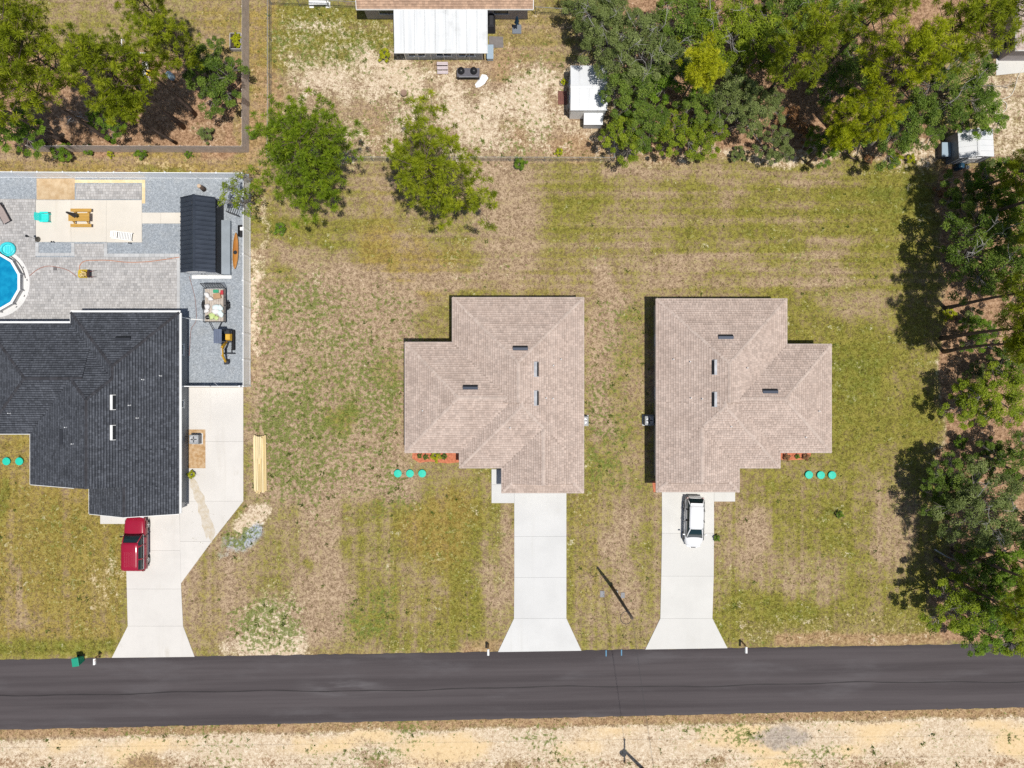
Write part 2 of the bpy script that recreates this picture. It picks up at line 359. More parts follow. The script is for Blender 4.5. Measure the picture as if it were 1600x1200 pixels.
def on_hard(u, v):
    h = (v > 1022-u/1600*26) & (v < 1139-u/1600*34)
    for x0, y0, x1, y1 in ((-90, 265, 393, 606), (-90, 480, 300, 806), (293, 600, 382, 800), (190, 795, 300, 1030), (642, 542, 905, 770), (715, 475, 905, 560), (803, 765, 886, 1020), (785, 960, 903, 1020), (1018, 478, 1222, 765), (1018, 545, 1290, 705), (1033, 765, 1115, 1016), (1015, 960, 1130, 1016), (600, -40, 765, 95), (887, 110, 946, 186), (766, 730, 804, 788), (1100, 765, 1150, 785)):
        h |= (u > x0) & (u < x1) & (v > y0) & (v < y1)
    h &= ~((u > -90) & (u < 45) & (v > 690) & (v < 806)); h &= ~((u < 134) & (v > 770) & (v < 806))
    return h
lawn_m = leafmat('lawn_blades', (0.10, 0.105, 0.018), (0.23, 0.20, 0.05), (0.40, 0.31, 0.15), 0.25)
weed_m = leafmat('weed_blades', (0.060, 0.085, 0.014), (0.13, 0.165, 0.03), (0.24, 0.26, 0.06), 0.3)
def lawn_d(u, v):
    g, s, l, w, go, b, gr, c = ground_masks(u, v)
    return np.where(on_hard(u, v), 0, np.clip(g*0.9+0.1-s*0.8-l, 0.03, 0.9))
def weed_d(u, v):
    g, s, l, w, go, b, gr, c = ground_masks(u, v)
    return np.where(on_hard(u, v), 0, np.clip(w-0.08, 0.015, 0.8)*(1-0.6*np.clip(l, 0, 1)))
blades('grass', 95000, lawn_d, 'short patchy lawn grass growing around the houses', (0.10, 0.24), 5, lawn_m)
blades('weeds', 9000, weed_d, 'low green weeds scattered over the dry lawn and sand', (0.16, 0.42), 12, weed_m, 0.95)

# ------------------------------------------------------------------ road
def asphalt():
    m, nt, b = new_mat('asphalt'); P = wpos(nt)
    ang = math.atan2(25, 1600)
    mp = nt.nodes.new('ShaderNodeMapping'); nt.links.new(P, mp.inputs[0]); mp.inputs[2].default_value = (0, 0, -ang)
    Q = mp.outputs[0]
    st = noise(nt, 1.0, 5, 0.6, Q, (0.035, 1.3, 1), 2); fine = noise(nt, 26, 3, 0.7, P, seed=1); mid = noise(nt, 0.5, 5, 0.6, Q, (0.25, 1, 1), 5)
    col = mixn(nt, ramp(nt, st, 0.25, 0.75), (0.046, 0.038, 0.040), (0.080, 0.068, 0.070))
    col = mixn(nt, mathn(nt, 'MULTIPLY', ramp(nt, mid, 0.5, 0.75), 0.5), col, (0.105, 0.096, 0.10))
    col = mixn(nt, mathn(nt, 'MULTIPLY', ramp(nt, fine, 0.5, 0.75), 0.35), col, (0.13, 0.115, 0.11))
    # pale turning mark of dusty tyres
    sx = nt.nodes.new('ShaderNodeSeparateXYZ'); nt.links.new(P, sx.inputs[0])
    c = G(535, 1072)
    dx = mathn(nt, 'MULTIPLY', mathn(nt, 'SUBTRACT', sx.outputs[0], c.x), 0.21); dy = mathn(nt, 'MULTIPLY', mathn(nt, 'SUBTRACT', sx.outputs[1], c.y), 0.8)
    d = mathn(nt, 'SQRT', mathn(nt, 'ADD', mathn(nt, 'MULTIPLY', dx, dx), mathn(nt, 'MULTIPLY', dy, dy)))
    du = mathn(nt, 'SUBTRACT', 1.0, ramp(nt, d, 0.1, 1.1))
    col = mixn(nt, mathn(nt, 'MULTIPLY', mathn(nt, 'MULTIPLY', du, ramp(nt, noise(nt, 1.2, 5, 0.6, Q, (0.2, 1.5, 1), 9), 0.35, 0.7)), 0.6), col, (0.17, 0.16, 0.165))
    nt.links.new(col, b.inputs['Base Color']); b.inputs['Roughness'].default_value = 0.85
    bumpn(nt, b, fine, 0.3, 0.01); return m
m_asph = asphalt()
def road():
    us = np.arange(-700, 2301, 8.0); mb = MB(); vs = []; r = random.Random(3)
    top = lambda u: 1030.5-25.5*u/1600; bot = lambda u: 1140.5-35*u/1600
    for u in us:
        n1, n2 = r.uniform(-1, 1)*0.8, r.uniform(-1, 1)*0.8
        for k, v in enumerate((top(u)+n1, top(u)+2.5, (top(u)+bot(u))/2, bot(u)-2.5, bot(u)+n2)):
            p = G(u, v); vs.append((p.x, p.y, (0.004, 0.03, 0.045, 0.03, 0.004)[k]))
    fs = [(i*5+j, i*5+j+1, (i+1)*5+j+1, (i+1)*5+j) for i in range(len(us)-1) for j in range(4)]
    o = mb.add(vs, [tuple(reversed(f)) for f in fs]).build('road', m_asph); struct(o, 'dark asphalt road running past the driveways')
    # seam between the two paved lanes
    s = MB(); seam = plain('seam_tar', (0.026, 0.022, 0.023), 0.7)
    pts = [(u, 1086-22.5*u/1600+1.4*math.sin(u*0.013)+0.8*math.sin(u*0.041)+r.uniform(-.3, .3)) for u in np.arange(-400, 2001, 14.0)]
    for i, (u, v) in enumerate(pts):
        w = 0.55+0.4*math.sin(i*0.7)**2
        for dv in (-w, w): p = G(u, v+dv); s.v.append((p.x, p.y, 0.0485))
    for i in range(len(pts)-1): s.f.append((2*i, 2*i+1, 2*i+3, 2*i+2)); s.m.append(0)
    s.build('seam', seam, o)
    bp = plain('blue_marking', (0.10, 0.24, 0.36), 0.7)
    for u, v in ((947, 1020.5), (971, 1019.5)):
        p = G(u, v); MB().box(p.x-.05, p.x+.05, p.y-.28, p.y+.28, 0.0405, 0.0445).build('paint_mark', bp, o)
road()

# ------------------------------------------------------------------ concrete
def concrete(name, c, stain=0.5):
    m, nt, b = new_mat(name); P = wpos(nt)
    n1 = noise(nt, 0.35, 6, 0.6, P, seed=1); n2 = noise(nt, 3.0, 5, 0.65, P, seed=2); n3 = noise(nt, 40, 2, 0.6, P, seed=3)
    col = mixn(nt, ramp(nt, n1, 0.35, 0.7), c, tuple(x*0.90 for x in c))
    col = mixn(nt, mathn(nt, 'MULTIPLY', ramp(nt, n2, 0.5, 0.8), 0.5), col, tuple(x*0.86 for x in c))
    col = mixn(nt, mathn(nt, 'MULTIPLY', ramp(nt, n3, 0.5, 0.8), 0.3), col, tuple(x*0.8 for x in c))
    sm = ramp(nt, noise(nt, 0.55, 6, 0.7, P, (1.6, 0.5, 1), 8), 0.58, 0.78)
    col = mixn(nt, mathn(nt, 'MULTIPLY', sm, stain), col, (c[0]*.72, c[1]*.68, c[2]*.6))
    tm = ramp(nt, noise(nt, 1.0, 4, 0.6, P, (1.4, 0.10, 1), 12), 0.55, 0.78)
    col = mixn(nt, mathn(nt, 'MULTIPLY', tm, 0.45), col, (c[0]*.80, c[1]*.78, c[2]*.74))
    orr = nt.nodes.new('ShaderNodeObjectInfo').outputs['Random']
    col = mixn(nt, mathn(nt, 'MULTIPLY', orr, 0.5), col, tuple(x*0.87 for x in c))
    nt.links.new(col, b.inputs['Base Color']); b.inputs['Roughness'].default_value = 0.85; bumpn(nt, b, n3, 0.15, 0.005)
    MATS[name] = m; return m
cc2 = concrete('concrete_middle', (0.60, 0.595, 0.58), 0.3); cc3 = concrete('concrete_right', (0.615, 0.60, 0.565), 0.4); cc1 = concrete('concrete_left', (0.62, 0.59, 0.55), 0.65)
def slabs(name, label, polys, m, z=0.06):
    root = thing(name, label, None); root['kind'] = 'structure'; 
    if 'category' in root: del root['category']
    for k, pl in enumerate(polys):
        pts = [G(u, v) for u, v in pl]; c = sum(pts, Vector())/len(pts)
        q = [(c+(p-c)*(1-0.007/max(0.3, (p-c).length))) for p in pts]
        MB().prism([(p.x, p.y) for p in q], -0.05, z+0.002*(k % 2)).build('concrete_slab', m, root, bevel=0.008)
    return root
slabs('driveway', 'pale grey concrete driveway of the middle house, empty of cars', [[(803.5, 768), (885, 768), (885, 838), (803.5, 838)], [(803.5, 838), (885, 838), (885, 902), (803.5, 902)], [(803.5, 902), (885, 902), (885, 966), (803, 966)], [(803, 966), (885, 966), (908.5, 1016.5), (778, 1018.5)],
      [(768, 733), (790, 733), (790, 757), (768, 757)], [(768, 757), (803.5, 757), (803.5, 786), (768, 786)]], cc2)
slabs('driveway', 'concrete driveway of the right house under the white car', [[(1034, 766), (1115.5, 766), (1115.5, 833), (1034, 833)], [(1034, 833), (1115.5, 833), (1115, 900), (1033, 900)], [(1033, 900), (1115, 900), (1113, 966), (1031.5, 966)], [(1031.5, 966), (1113, 966), (1136.5, 1012.5), (1008, 1014.5)],
      [(1115.5, 766), (1148.5, 766), (1148.5, 783.5), (1115.5, 783.5)]], cc3)
dv1 = slabs('driveway', 'concrete driveway and side pad of the dark roofed house', [[(196, 800), (281, 800), (282, 860), (197, 860)], [(197, 860), (282, 860), (283.5, 920), (198.5, 920)], [(198.5, 920), (283.5, 920), (286.5, 978), (200, 978)], [(200, 978), (286.5, 978), (304.5, 1026), (175, 1027.5)],
      [(157, 803), (196, 803), (196, 818.5), (157, 818.5)], [(293, 605), (380.5, 605), (380.5, 690), (293, 690)], [(293, 690), (380.5, 690), (380.5, 783), (293, 783)], [(281, 783), (380.5, 783), (331, 846), (281.6, 846)], [(281.6, 846), (331, 846), (283.2, 911)]], cc1)
# dried mud run on the side pad
stn = mat('dried_mud', (0.47, 0.40, 0.30), (0.54, 0.49, 0.42), 3, rough=0.9)
pp = [(298, 749), (303, 747), (309, 754), (313, 766), (320, 775), (321, 786), (327, 797), (328, 808), (333, 817), (337, 831), (334, 840), (331, 848), (326, 838), (323, 842), (319, 828), (316, 822), (315, 808), (310, 800), (310, 787), (304, 779), (302, 766), (297, 760)]
q = [G(u, v) for u, v in pp]; MB().add([(p.x, p.y, 0.0665) for p in q], [tuple(reversed(range(len(q))))]).build('mud_stain', stn, dv1)

# ------------------------------------------------------------------ houses
def clip(poly, a, b, c):
    "keep the part of poly where a*x + b*y + c >= 0"
    out = []
    for i, p in enumerate(poly):
        q = poly[(i+1) % len(poly)]; dp = a*p[0]+b*p[1]+c; dq = a*q[0]+b*q[1]+c
        if dp >= 0: out.append(p)
        if (dp >= 0) != (dq >= 0):
            t = dp/(dp-dq); out.append((p[0]+(q[0]-p[0])*t, p[1]+(q[1]-p[1])*t))
    return out
class RoofVolume:
    def __init__(s, x0, x1, y0, y1, sides, z, pitch):
        s.r = (x0, x1, y0, y1); s.sides = sides; s.z = z; s.p = pitch
        s.pl = {'W': (1, 0, -x0), 'E': (-1, 0, x1), 'S': (0, 1, -y0), 'N': (0, -1, y1)}
    def inside(s, x, y): return s.r[0]-1e-6 <= x <= s.r[1]+1e-6 and s.r[2]-1e-6 <= y <= s.r[3]+1e-6
    def h(s, x, y):
        if not s.inside(x, y): return -9
        return s.z+s.p*min(a*x+b*y+c for a, b, c in (s.pl[k] for k in s.sides))
    def region(s, k):
        x0, x1, y0, y1 = s.r; poly = [(x0, y0), (x1, y0), (x1, y1), (x0, y1)]; a, b, c = s.pl[k]
        for j in s.sides:
            if j != k: A, B, C = s.pl[j]; poly = clip(poly, A-a, B-b, C-c)
            if len(poly) < 3: return []
        return poly
def inpoly(poly, x, y):
    n = len(poly); r = True; 
    for i in range(n):
        ax, ay = poly[i]; bx, by = poly[(i+1) % n]
        if (bx-ax)*(y-ay)-(by-ay)*(x-ax) < -1e-6: return False
    return True
def make_roof(vols, root, m_base, m_tab, m_cap, m_fascia, m_wall, seed=1, fz=0.16):
    r = random.Random(seed)
    def covered(i, x, y, z):
        for j, w in enumerate(vols):
            if j != i:
                hz = w.h(x, y)
                if hz > z+0.012 or (abs(hz-z) <= 0.012 and j < i): return True
        return False
    base = MB(); tabs = MB(); caps = MB(); gabs = []
    for i, v in enumerate(vols):
        x0, x1, y0, y1 = v.r
        for k in v.sides:
            poly = v.region(k)
            if len(poly) < 3: continue
            base.add([(x, y, v.h(x, y)-0.02) for x, y in poly], [tuple(range(len(poly)))])
            a, b, c = v.pl[k]; up = (a, b); al = (-b, a)
            dmax = max(a*x+b*y+c for x, y in poly); ts = [al[0]*x+al[1]*y for x, y in poly]; t0, t1 = min(ts), max(ts)
            E_ = 0.20; W_ = 0.25; row = 0; d = 0.0
            while d < dmax:
                t = t0-W_*r.random()
                while t < t1:
                    w = W_*r.choice((0.8, 1, 1, 1.15)); ta, tb = max(t, t0), min(t+w-0.012, t1); tm = (ta+tb)/2; dm = d+E_/2
                    t += w
                    if tb-ta < 0.05: continue
                    P = lambda tt, dd: (al[0]*tt+up[0]*(dd-c)*1.0, al[1]*tt+up[1]*(dd-c)*1.0)
                    x, y = P(tm, dm)
                    if not inpoly(poly, x, y): continue
                    if covered(i, x, y, v.h(x, y)): continue
                    th = r.choice((0.010, 0.016, 0.022)); q = []
                    hd = d+E_*r.uniform(.50, .66)
                    for tt, dd, zz in ((ta, d-0.005, th), (tb, d-0.005, th), (tb, hd, th*.5), (ta, hd, th*.5), (tb, d+E_, 0.002), (ta, d+E_, 0.002), (ta, d-0.005, -0.01), (tb, d-0.005, -0.01)):
                        xx, yy = P(tt, dd); q.append((xx, yy, v.z+v.p*dd+zz))
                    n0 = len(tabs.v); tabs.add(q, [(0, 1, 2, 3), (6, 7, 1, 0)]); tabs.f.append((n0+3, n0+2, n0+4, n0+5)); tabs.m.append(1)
                d += E_; row += 1
        for e, (pa, pb) in {'W': ((x0, y1), (x0, y0)), 'E': ((x1, y0), (x1, y1)), 'S': ((x0, y0), (x1, y0)), 'N': ((x1, y1), (x0, y1))}.items():
            if e in v.sides: continue
            mid = ((pa[0]+pb[0])/2, (pa[1]+pb[1])/2)
            n = {'W': (-1, 0), 'E': (1, 0), 'S': (0, -1), 'N': (0, 1)}[e]
            if any(j != i and w.h(mid[0]+n[0]*0.05, mid[1]+n[1]*0.05) > v.h(*mid)-0.3 for j, w in enumerate(vols)): continue
            ins = 0.30; o = (-n[0]*ins, -n[1]*ins)
            gabs.append(MB().add([(pa[0]+o[0], pa[1]+o[1], v.z-0.02), (pb[0]+o[0], pb[1]+o[1], v.z-0.02), (mid[0]+o[0], mid[1]+o[1], v.h(*mid)-0.04)], [(0, 1, 2)]))
        # caps on hips and ridges
        edges = {}
        for k in v.sides:
            pl = v.region(k)
            for q in range(len(pl)):
                A, B = pl[q], pl[(q+1) % len(pl)]; hit = next((e_ for e_ in edges if (math.dist(e_[0], A)+math.dist(e_[1], B) < .02) or (math.dist(e_[0], B)+math.dist(e_[1], A) < .02)), None)
                edges.setdefault(hit or (A, B), []).append(k)
        for (A, B), ks in edges.items():
            if len(ks) < 2: continue
            A3 = Vector((A[0], A[1], v.h(*A))); B3 = Vector((B[0], B[1], v.h(*B)))
            L = (B3-A3).length
            if L < 0.2: continue
            if A3.z > B3.z: A3, B3 = B3, A3
            d = (B3-A3)/L; s = Vector((d.y, -d.x, 0)).normalized(); drop = v.p*0.125*(1 if abs(d.z) < 1e-4 else 0.70)
            t = 0.0
            while t < L-0.05:
                p = A3+d*(t+0.1)
                if not any(j != i and w_.h(p.x, p.y) > p.z-.02 for j, w_ in enumerate(vols)):
                    a_ = A3+d*t; b_ = A3+d*min(t+0.27, L)
                    w = 0.125*r.uniform(0.9, 1.1); up_ = Vector((0, 0, 0.034)); u2 = Vector((0, 0, 0.012)); dn = Vector((0, 0, -drop+0.03))
                    caps.add([a_+s*w+dn, a_+up_, a_-s*w+dn, b_+s*w+dn-up_*0.4, b_+u2, b_-s*w+dn-up_*0.4], [(0, 1, 4, 3), (1, 2, 5, 4), (3, 4, 1, 0), (4, 5, 2, 1)])
                t += 0.22
    ro = base.build('roof', m_base, root)
    t = tabs.build('shingles', list(m_tab), ro); t['kind'] = 'stuff'
    c = caps.build('ridge_caps', m_cap, ro); c['kind'] = 'stuff'
    for gb in gabs: gb.build('gable', m_wall, root)
    # fascia round the eaves of every volume where nothing else covers it
    for i, v in enumerate(vols):
        x0, x1, y0, y1 = v.r; z0, z1 = v.z-fz, v.z-0.012
        for e, (pa, pb, n) in {'W': ((x0, y0), (x0, y1), (-1, 0)), 'E': ((x1, y0), (x1, y1), (1, 0)), 'S': ((x0, y0), (x1, y0), (0, -1)), 'N': ((x0, y1), (x1, y1), (0, 1))}.items():
            N = max(2, int(math.hypot(pb[0]-pa[0], pb[1]-pa[1])/0.05)); run = None; segs = []
            for k in range(N+1):
                x = pa[0]+(pb[0]-pa[0])*k/N; y = pa[1]+(pb[1]-pa[1])*k/N
                free = not any(j != i and w.inside(x+n[0]*0.06, y+n[1]*0.06) for j, w in enumerate(vols)) and not any(j < i and w.inside(x, y) and w.inside(x-n[0]*.05, y-n[1]*.05) and abs((w.r[0] if e == 'W' else w.r[1] if e == 'E' else w.r[2] if e == 'S' else w.r[3])-(x if e in 'WE' else y)) < 0.02 for j, w in enumerate(vols))
                if free and run is None: run = (x, y)
                if (not free or k == N) and run is not None:
                    segs.append((run, (x, y))); run = None
            for a_, b_ in segs:
                if math.hypot(b_[0]-a_[0], b_[1]-a_[1]) < 0.15: continue
                t_ = 0.05; f = MB()
                f.box(min(a_[0], b_[0])-(t_ if e in 'W' else 0)-(t_ if e in 'NS' else 0), max(a_[0], b_[0])+(t_ if e == 'E' else 0)+(t_ if e in 'NS' else 0), min(a_[1], b_[1])-(t_ if e == 'S' else 0), max(a_[1], b_[1])+(t_ if e == 'N' else 0), z0, z1)
                if e in v.sides: f.build('fascia', m_fascia, root)
                else:
                    mid = ((a_[0]+b_[0])/2, (a_[1]+b_[1])/2); g = MB()
                    for P_, Q_ in ((a_, mid), (mid, b_)):
                        hp, hq = v.h(*P_), v.h(*Q_); o1 = (n[0]*t_, n[1]*t_)
                        g.add([(P_[0], P_[1], hp-fz), (Q_[0], Q_[1], hq-fz), (Q_[0], Q_[1], hq-.012), (P_[0], P_[1], hp-.012), (P_[0]+o1[0], P_[1]+o1[1], hp-fz), (Q_[0]+o1[0], Q_[1]+o1[1], hq-fz), (Q_[0]+o1[0], Q_[1]+o1[1], hq-.012), (P_[0]+o1[0], P_[1]+o1[1], hp-.012)],
                              [(0, 1, 2, 3), (4, 7, 6, 5), (3, 2, 6, 7), (0, 4, 5, 1), (0, 3, 7, 4), (1, 5, 6, 2)])
                    g.build('rake_board', m_fascia, root)
    return ro
def roofz(vols, x, y): return max(v.h(x, y) for v in vols)
def slope_side(vols, x, y):
    v = max(vols, key=lambda w: w.h(x, y)); return min(v.sides, key=lambda k: v.pl[k][0]*x+v.pl[k][1]*y+v.pl[k][2]), v
m_fl = mat('flashing', (0.55, 0.55, 0.56), (0.40, 0.41, 0.43), 2, rough=0.45, metal=0.2)
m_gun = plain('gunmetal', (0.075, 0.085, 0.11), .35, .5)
m_dk = plain('dark_opening', (0.02, 0.022, 0.026), 0.6)
m_pvc = plain('white_plastic', (0.78, 0.78, 0.76), 0.45)
def roof_vent(vols, root, x, y, m_top, L=1.3, D=0.44, m_fr=None):
    "low slant-backed off-ridge vent: hood sloping down towards the ridge, open mouth facing the eave"
    k, v = slope_side(vols, x, y); a, b, c = v.pl[k]; z = v.h(x, y)
    X = Vector((-b, a, 0)); U = Vector((a, b, v.p)).normalized(); N = X.cross(U)
    if N.z < 0: X = -X; N = X.cross(U)
    M = Matrix(((X.x, U.x, N.x, x), (X.y, U.y, N.y, y), (X.z, U.z, N.z, z+0.02), (0, 0, 0, 1)))
    o = MB()
    vs = [M @ Vector(p) for p in ((-L/2, -D/2, 0), (L/2, -D/2, 0), (L/2, D/2, 0.01), (-L/2, D/2, 0.01), (L/2, 0.03, 0.17), (-L/2, 0.03, 0.17))]
    o.add(vs, [(0, 1, 4, 5), (5, 4, 2, 3), (0, 5, 3), (1, 2, 4)])
    vo = o.build('roof_vent', m_top, root)
    e = [M @ Vector(p) for p in ((-L/2+.05, -D/2+.0, 0.022), (L/2-.05, -D/2+.0, 0.022), (L/2-.05, 0.0, 0.168), (-L/2+.05, 0.0, 0.168))]
    MB().add(e, [(0, 1, 2, 3)]).build('vent_opening', m_dk, vo)
    if m_fr: MB().box(-L/2-.06, L/2+.06, -D/2-.10, D/2+.06, -0.004, 0.006, 0, M).build('flashing', m_fr, vo)
def vent_pipe(vols, root, x, y, r=0.04, h=0.28):
    z = roofz(vols, x, y); o = MB().tube([(x, y, z-0.1), (x, y, z+h)], r, 8).build('vent_pipe', m_pvc, root)
    MB().tube([(x, y, z-0.02), (x, y, z+0.06)], [r*2.2, r*1.2], 8).build('pipe_boot', m_fl, o)
m_glass = plain('window_glass', (0.03, 0.045, 0.06), 0.08)
m_trim = mat('white_trim', (0.78, 0.78, 0.76), (0.70, 0.70, 0.69), 1.5, rough=0.5)
def window(root, x, y, z0, w, h, n, m_fr=None):
    "n = outward direction of the wall"
    m_fr = m_fr or m_trim; t = Vector((-n[1], n[0], 0)); N = Vector((n[0], n[1], 0)); c = Vector((x, y, z0+h/2))
    M = Matrix(((t.x, 0, N.x, c.x), (t.y, 0, N.y, c.y), (0, 1, 0, c.z), (0, 0, 0, 1)))
    p = MB().box(-w/2, w/2, -h/2, h/2, -0.03, 0.015, 0, M).build('window', m_glass, root)
    for a in ((-w/2-.07, w/2+.07, h/2, h/2+.07), (-w/2-.07, w/2+.07, -h/2-.07, -h/2), (-w/2-.07, -w/2, -h/2, h/2), (w/2, w/2+.07, -h/2, h/2), (-w/2, w/2, -.025, .025)):
        MB().box(*a, -0.02, 0.045, 0, M).build('window_frame', m_fr, p)
    MB().box(-w/2-.12, w/2+.12, -h/2-.13, -h/2-.07, -0.02, 0.10, 0, M).build('window_sill', m_fr, p)
def door(root, x, y, w, h, n, m, panels=4, name='door'):
    t = Vector((-n[1], n[0], 0)); N = Vector((n[0], n[1], 0)); c = Vector((x, y, 0.1))
    M = Matrix(((t.x, 0, N.x, c.x), (t.y, 0, N.y, c.y), (0, 1, 0, c.z), (0, 0, 0, 1)))
    d = MB().box(-w/2, w/2, 0, h, -0.03, 0.02, 0, M).build(name, m, root)
    for k in range(panels):
        z0 = 0.04+k*(h-.04)/panels; MB().box(-w/2+.06, w/2-.06, z0, z0+(h-.04)/panels-.05, 0.01, 0.04, 0, M).build('door_panel', m, d)
    MB().cbox(M @ Vector((w/2-.1, h*.45, .07)), (.05, .05, .05)).build('handle', m_fl, d)

def foot_walls(name, root, rects, m, z1, z0=-0.05):
    for k, (x0, x1, y0, y1) in enumerate(rects):
        MB().box(x0, x1, y0, y1, z0, z1-0.003*k).build(name, m, root)

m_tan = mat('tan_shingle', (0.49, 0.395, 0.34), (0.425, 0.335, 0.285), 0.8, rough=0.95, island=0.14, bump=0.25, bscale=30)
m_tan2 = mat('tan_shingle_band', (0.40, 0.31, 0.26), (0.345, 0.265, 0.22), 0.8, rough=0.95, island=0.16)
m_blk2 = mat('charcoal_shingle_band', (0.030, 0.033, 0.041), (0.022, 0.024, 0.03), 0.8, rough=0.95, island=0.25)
m_tanb = mat('tan_underlay', (0.37, 0.29, 0.245), None, 3, rough=0.95)
m_tanc = mat('tan_ridge', (0.49, 0.40, 0.345), (0.435, 0.35, 0.30), 1.2, rough=0.95, island=0.12)
m_tfas = mat('tan_fascia', (0.44, 0.37, 0.33), None, 1.5, rough=.6)
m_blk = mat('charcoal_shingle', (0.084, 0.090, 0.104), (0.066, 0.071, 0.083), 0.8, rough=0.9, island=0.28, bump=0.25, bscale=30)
m_blkb = mat('charcoal_underlay', (0.032, 0.035, 0.043), None, 3, rough=0.95)
m_blkc = mat('charcoal_ridge', (0.047, 0.048, 0.056), (0.040, 0.038, 0.042), 1.2, rough=0.95, island=0.25)
m_stw = mat('tan_stucco', (0.46, 0.42, 0.37), (0.42, 0.385, 0.335), 1.5, rough=0.9, bump=0.3, bscale=30)
m_gst = mat('grey_stucco', (0.27, 0.28, 0.29), (0.24, 0.25, 0.26), 1.5, rough=0.9, bump=0.3, bscale=30)
m_mst = mat('mauve_stucco', (0.40, 0.36, 0.36), (0.35, 0.315, 0.315), 1.5, rough=0.9, bump=0.3, bscale=30)
m_navy = mat('slate_door', (0.10, 0.12, 0.15), None, 2, rough=0.5)

EV = 2.7; PI_ = 0.40
def twin(mirror, label, L, Rr, ox, vents, pipes, seed):  # edges in L are image pixels at eave height
    "L: image pixel positions of the edges, already in order main/wing; mirror flips the wing to the right"
    g = lambda u, v: G(u, v, EV)
    def rect(ua, ub, va, vb):
        a, b = g(ua, vb), g(ub, va); return min(a.x, b.x), max(a.x, b.x), min(a.y, b.y), max(a.y, b.y)
    c = g(ox, 620); root = thing('house', label, 'house', (c.x, c.y, 0))
    def loc(r): return (r[0]-c.x, r[1]-c.x, r[2]-c.y, r[3]-c.y)
    t = lambda name: L[name]
    def V(name, sides, dz=0.0, ins=0.0):
        ua, ub, va, vb = L[name]; x0, x1, y0, y1 = loc(rect(ua, ub, va, vb))
        return RoofVolume(x0+(ins if mirror else 0), x1-(0 if mirror else ins), y0, y1, sides, EV-dz, PI_)
    far = 'E' if mirror else 'W'; near = 'W' if mirror else 'E'
    vols = [V('main', 'NWE'), V('front', 'SWE', 0.004, 0.004), V('wing', 'NS'+far), V('garage', 'WE', 0.008, 0.008)]
    pent = V('pent', 'SWE', 0.012, 0.012); pent.p = PI_
    vols.append(pent)
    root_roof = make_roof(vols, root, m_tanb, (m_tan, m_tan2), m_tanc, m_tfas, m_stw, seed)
    o = 0.32
    rr = []
    for n_, ex in (('main', (1, 1, 1, 1)), ('front', (1, 1, 1, 1)), ('wing', (1, 1, 1, 1)), ('garage', (1, 1, 1, 1))):
        x0, x1, y0, y1 = vols[('main', 'front', 'wing', 'garage').index(n_)].r
        rr.append((x0+o, x1-o, y0+o if n_ != 'garage' else y0+0.25, y1-o))
    # keep shared wall faces apart by a few millimetres
    rr = [(a+0.004*k, b-0.004*k, c_, d_) for k, (a, b, c_, d_) in enumerate(rr)]
    foot_walls('wall', root, rr, m_stw, EV-0.10)
    sx0, sx1, sy0, sy1 = vols[0].r; MB().box(sx0+.02, sx1-.02, sy0+.02, sy1-.02, EV-.165, EV-.155).build('soffit', m_trim, root)
    wx0, wx1, wy0, wy1 = vols[2].r; MB().box(wx0+.02, wx1-.02, wy0+.02, wy1-.02, EV-.168, EV-.158).build('soffit', m_trim, root)
    fx0, fx1, fy0, fy1 = vols[1].r; MB().box(fx0+.02, fx1-.02, fy0+.02, fy1-.02, EV-.171, EV-.161).build('soffit', m_trim, root)
    gx0, gx1, gy0, gy1 = vols[3].r; MB().box(gx0+.02, gx1-.02, gy0-.85, gy1-.02, EV-.174, EV-.164).build('soffit', m_trim, root)
    ga = rr[3]; door(root, (ga[0]+ga[1])/2, ga[2], 4.6, 2.15, (0, -1), m_trim, 4, 'garage_door')
    fr = rr[1]; dx = fr[0]+2.9 if not mirror else fr[1]-2.9
    door(root, dx, fr[2], 0.95, 2.05, (0, -1), m_navy, 3, 'front_door')
    window(root, fr[0]+1.2 if not mirror else fr[1]-1.2, fr[2], 0.95, 1.0, 1.3, (0, -1))
    wg = rr[2]; window(root, wg[0]+2.2 if not mirror else wg[1]-2.2, wg[2], 0.95, 1.6, 1.3, (0, -1))
    window(root, wg[0]+2.0 if not mirror else wg[1]-2.0, wg[3], 0.95, 1.3, 1.3, (0, 1))
    mn = rr[0]; window(root, mn[0]+2.5, mn[3], 0.95, 1.6, 1.3, (0, 1)); door(root, mn[1]-3, mn[3], 1.8, 2.05, (0, 1), m_glass, 1, 'sliding_door')
    nx = mn[1] if not mirror else mn[0]
    for yy in (mn[3]-3.2, mn[3]-8.0): window(root, nx, yy, 1.0, 0.9, 1.2, (1 if not mirror else -1, 0))
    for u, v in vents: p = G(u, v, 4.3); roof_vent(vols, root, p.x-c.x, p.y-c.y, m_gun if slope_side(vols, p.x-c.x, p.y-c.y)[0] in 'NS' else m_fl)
    for u, v in pipes: p = G(u, v, 4.0); vent_pipe(vols, root, p.x-c.x, p.y-c.y)
    return root, vols, c
twin(False, 'tan shingled house in the middle with an empty driveway', dict(main=(707, 912, 465, 628), front=(718, 912, 588, 731), wing=(633, 800, 535, 707), garage=(784, 912, 640, 755), pent=(784, 912, 748, 770)), None, 800,
     [(813, 544), (838, 577), (838, 622), (735, 605)], [(659, 642), (797, 668), (877, 561), (865, 571), (853, 622), (864, 623)], 3)
twin(True, 'tan shingled house on the right with the white car in front', dict(main=(1025.5, 1229.5, 467, 628), front=(1025.5, 1219, 588, 731), wing=(1135, 1299, 538, 707), garage=(1025.5, 1155, 640, 753), pent=(1025.5, 1155, 746, 768.5)), None, 1150,
     [(1135, 526), (1115, 574), (1115, 624), (1203, 611)], [(1055, 561), (1079, 565), (1080, 622), (1096, 623), (1141, 666), (1165, 575), (1285, 643), (1264, 684)], 4)
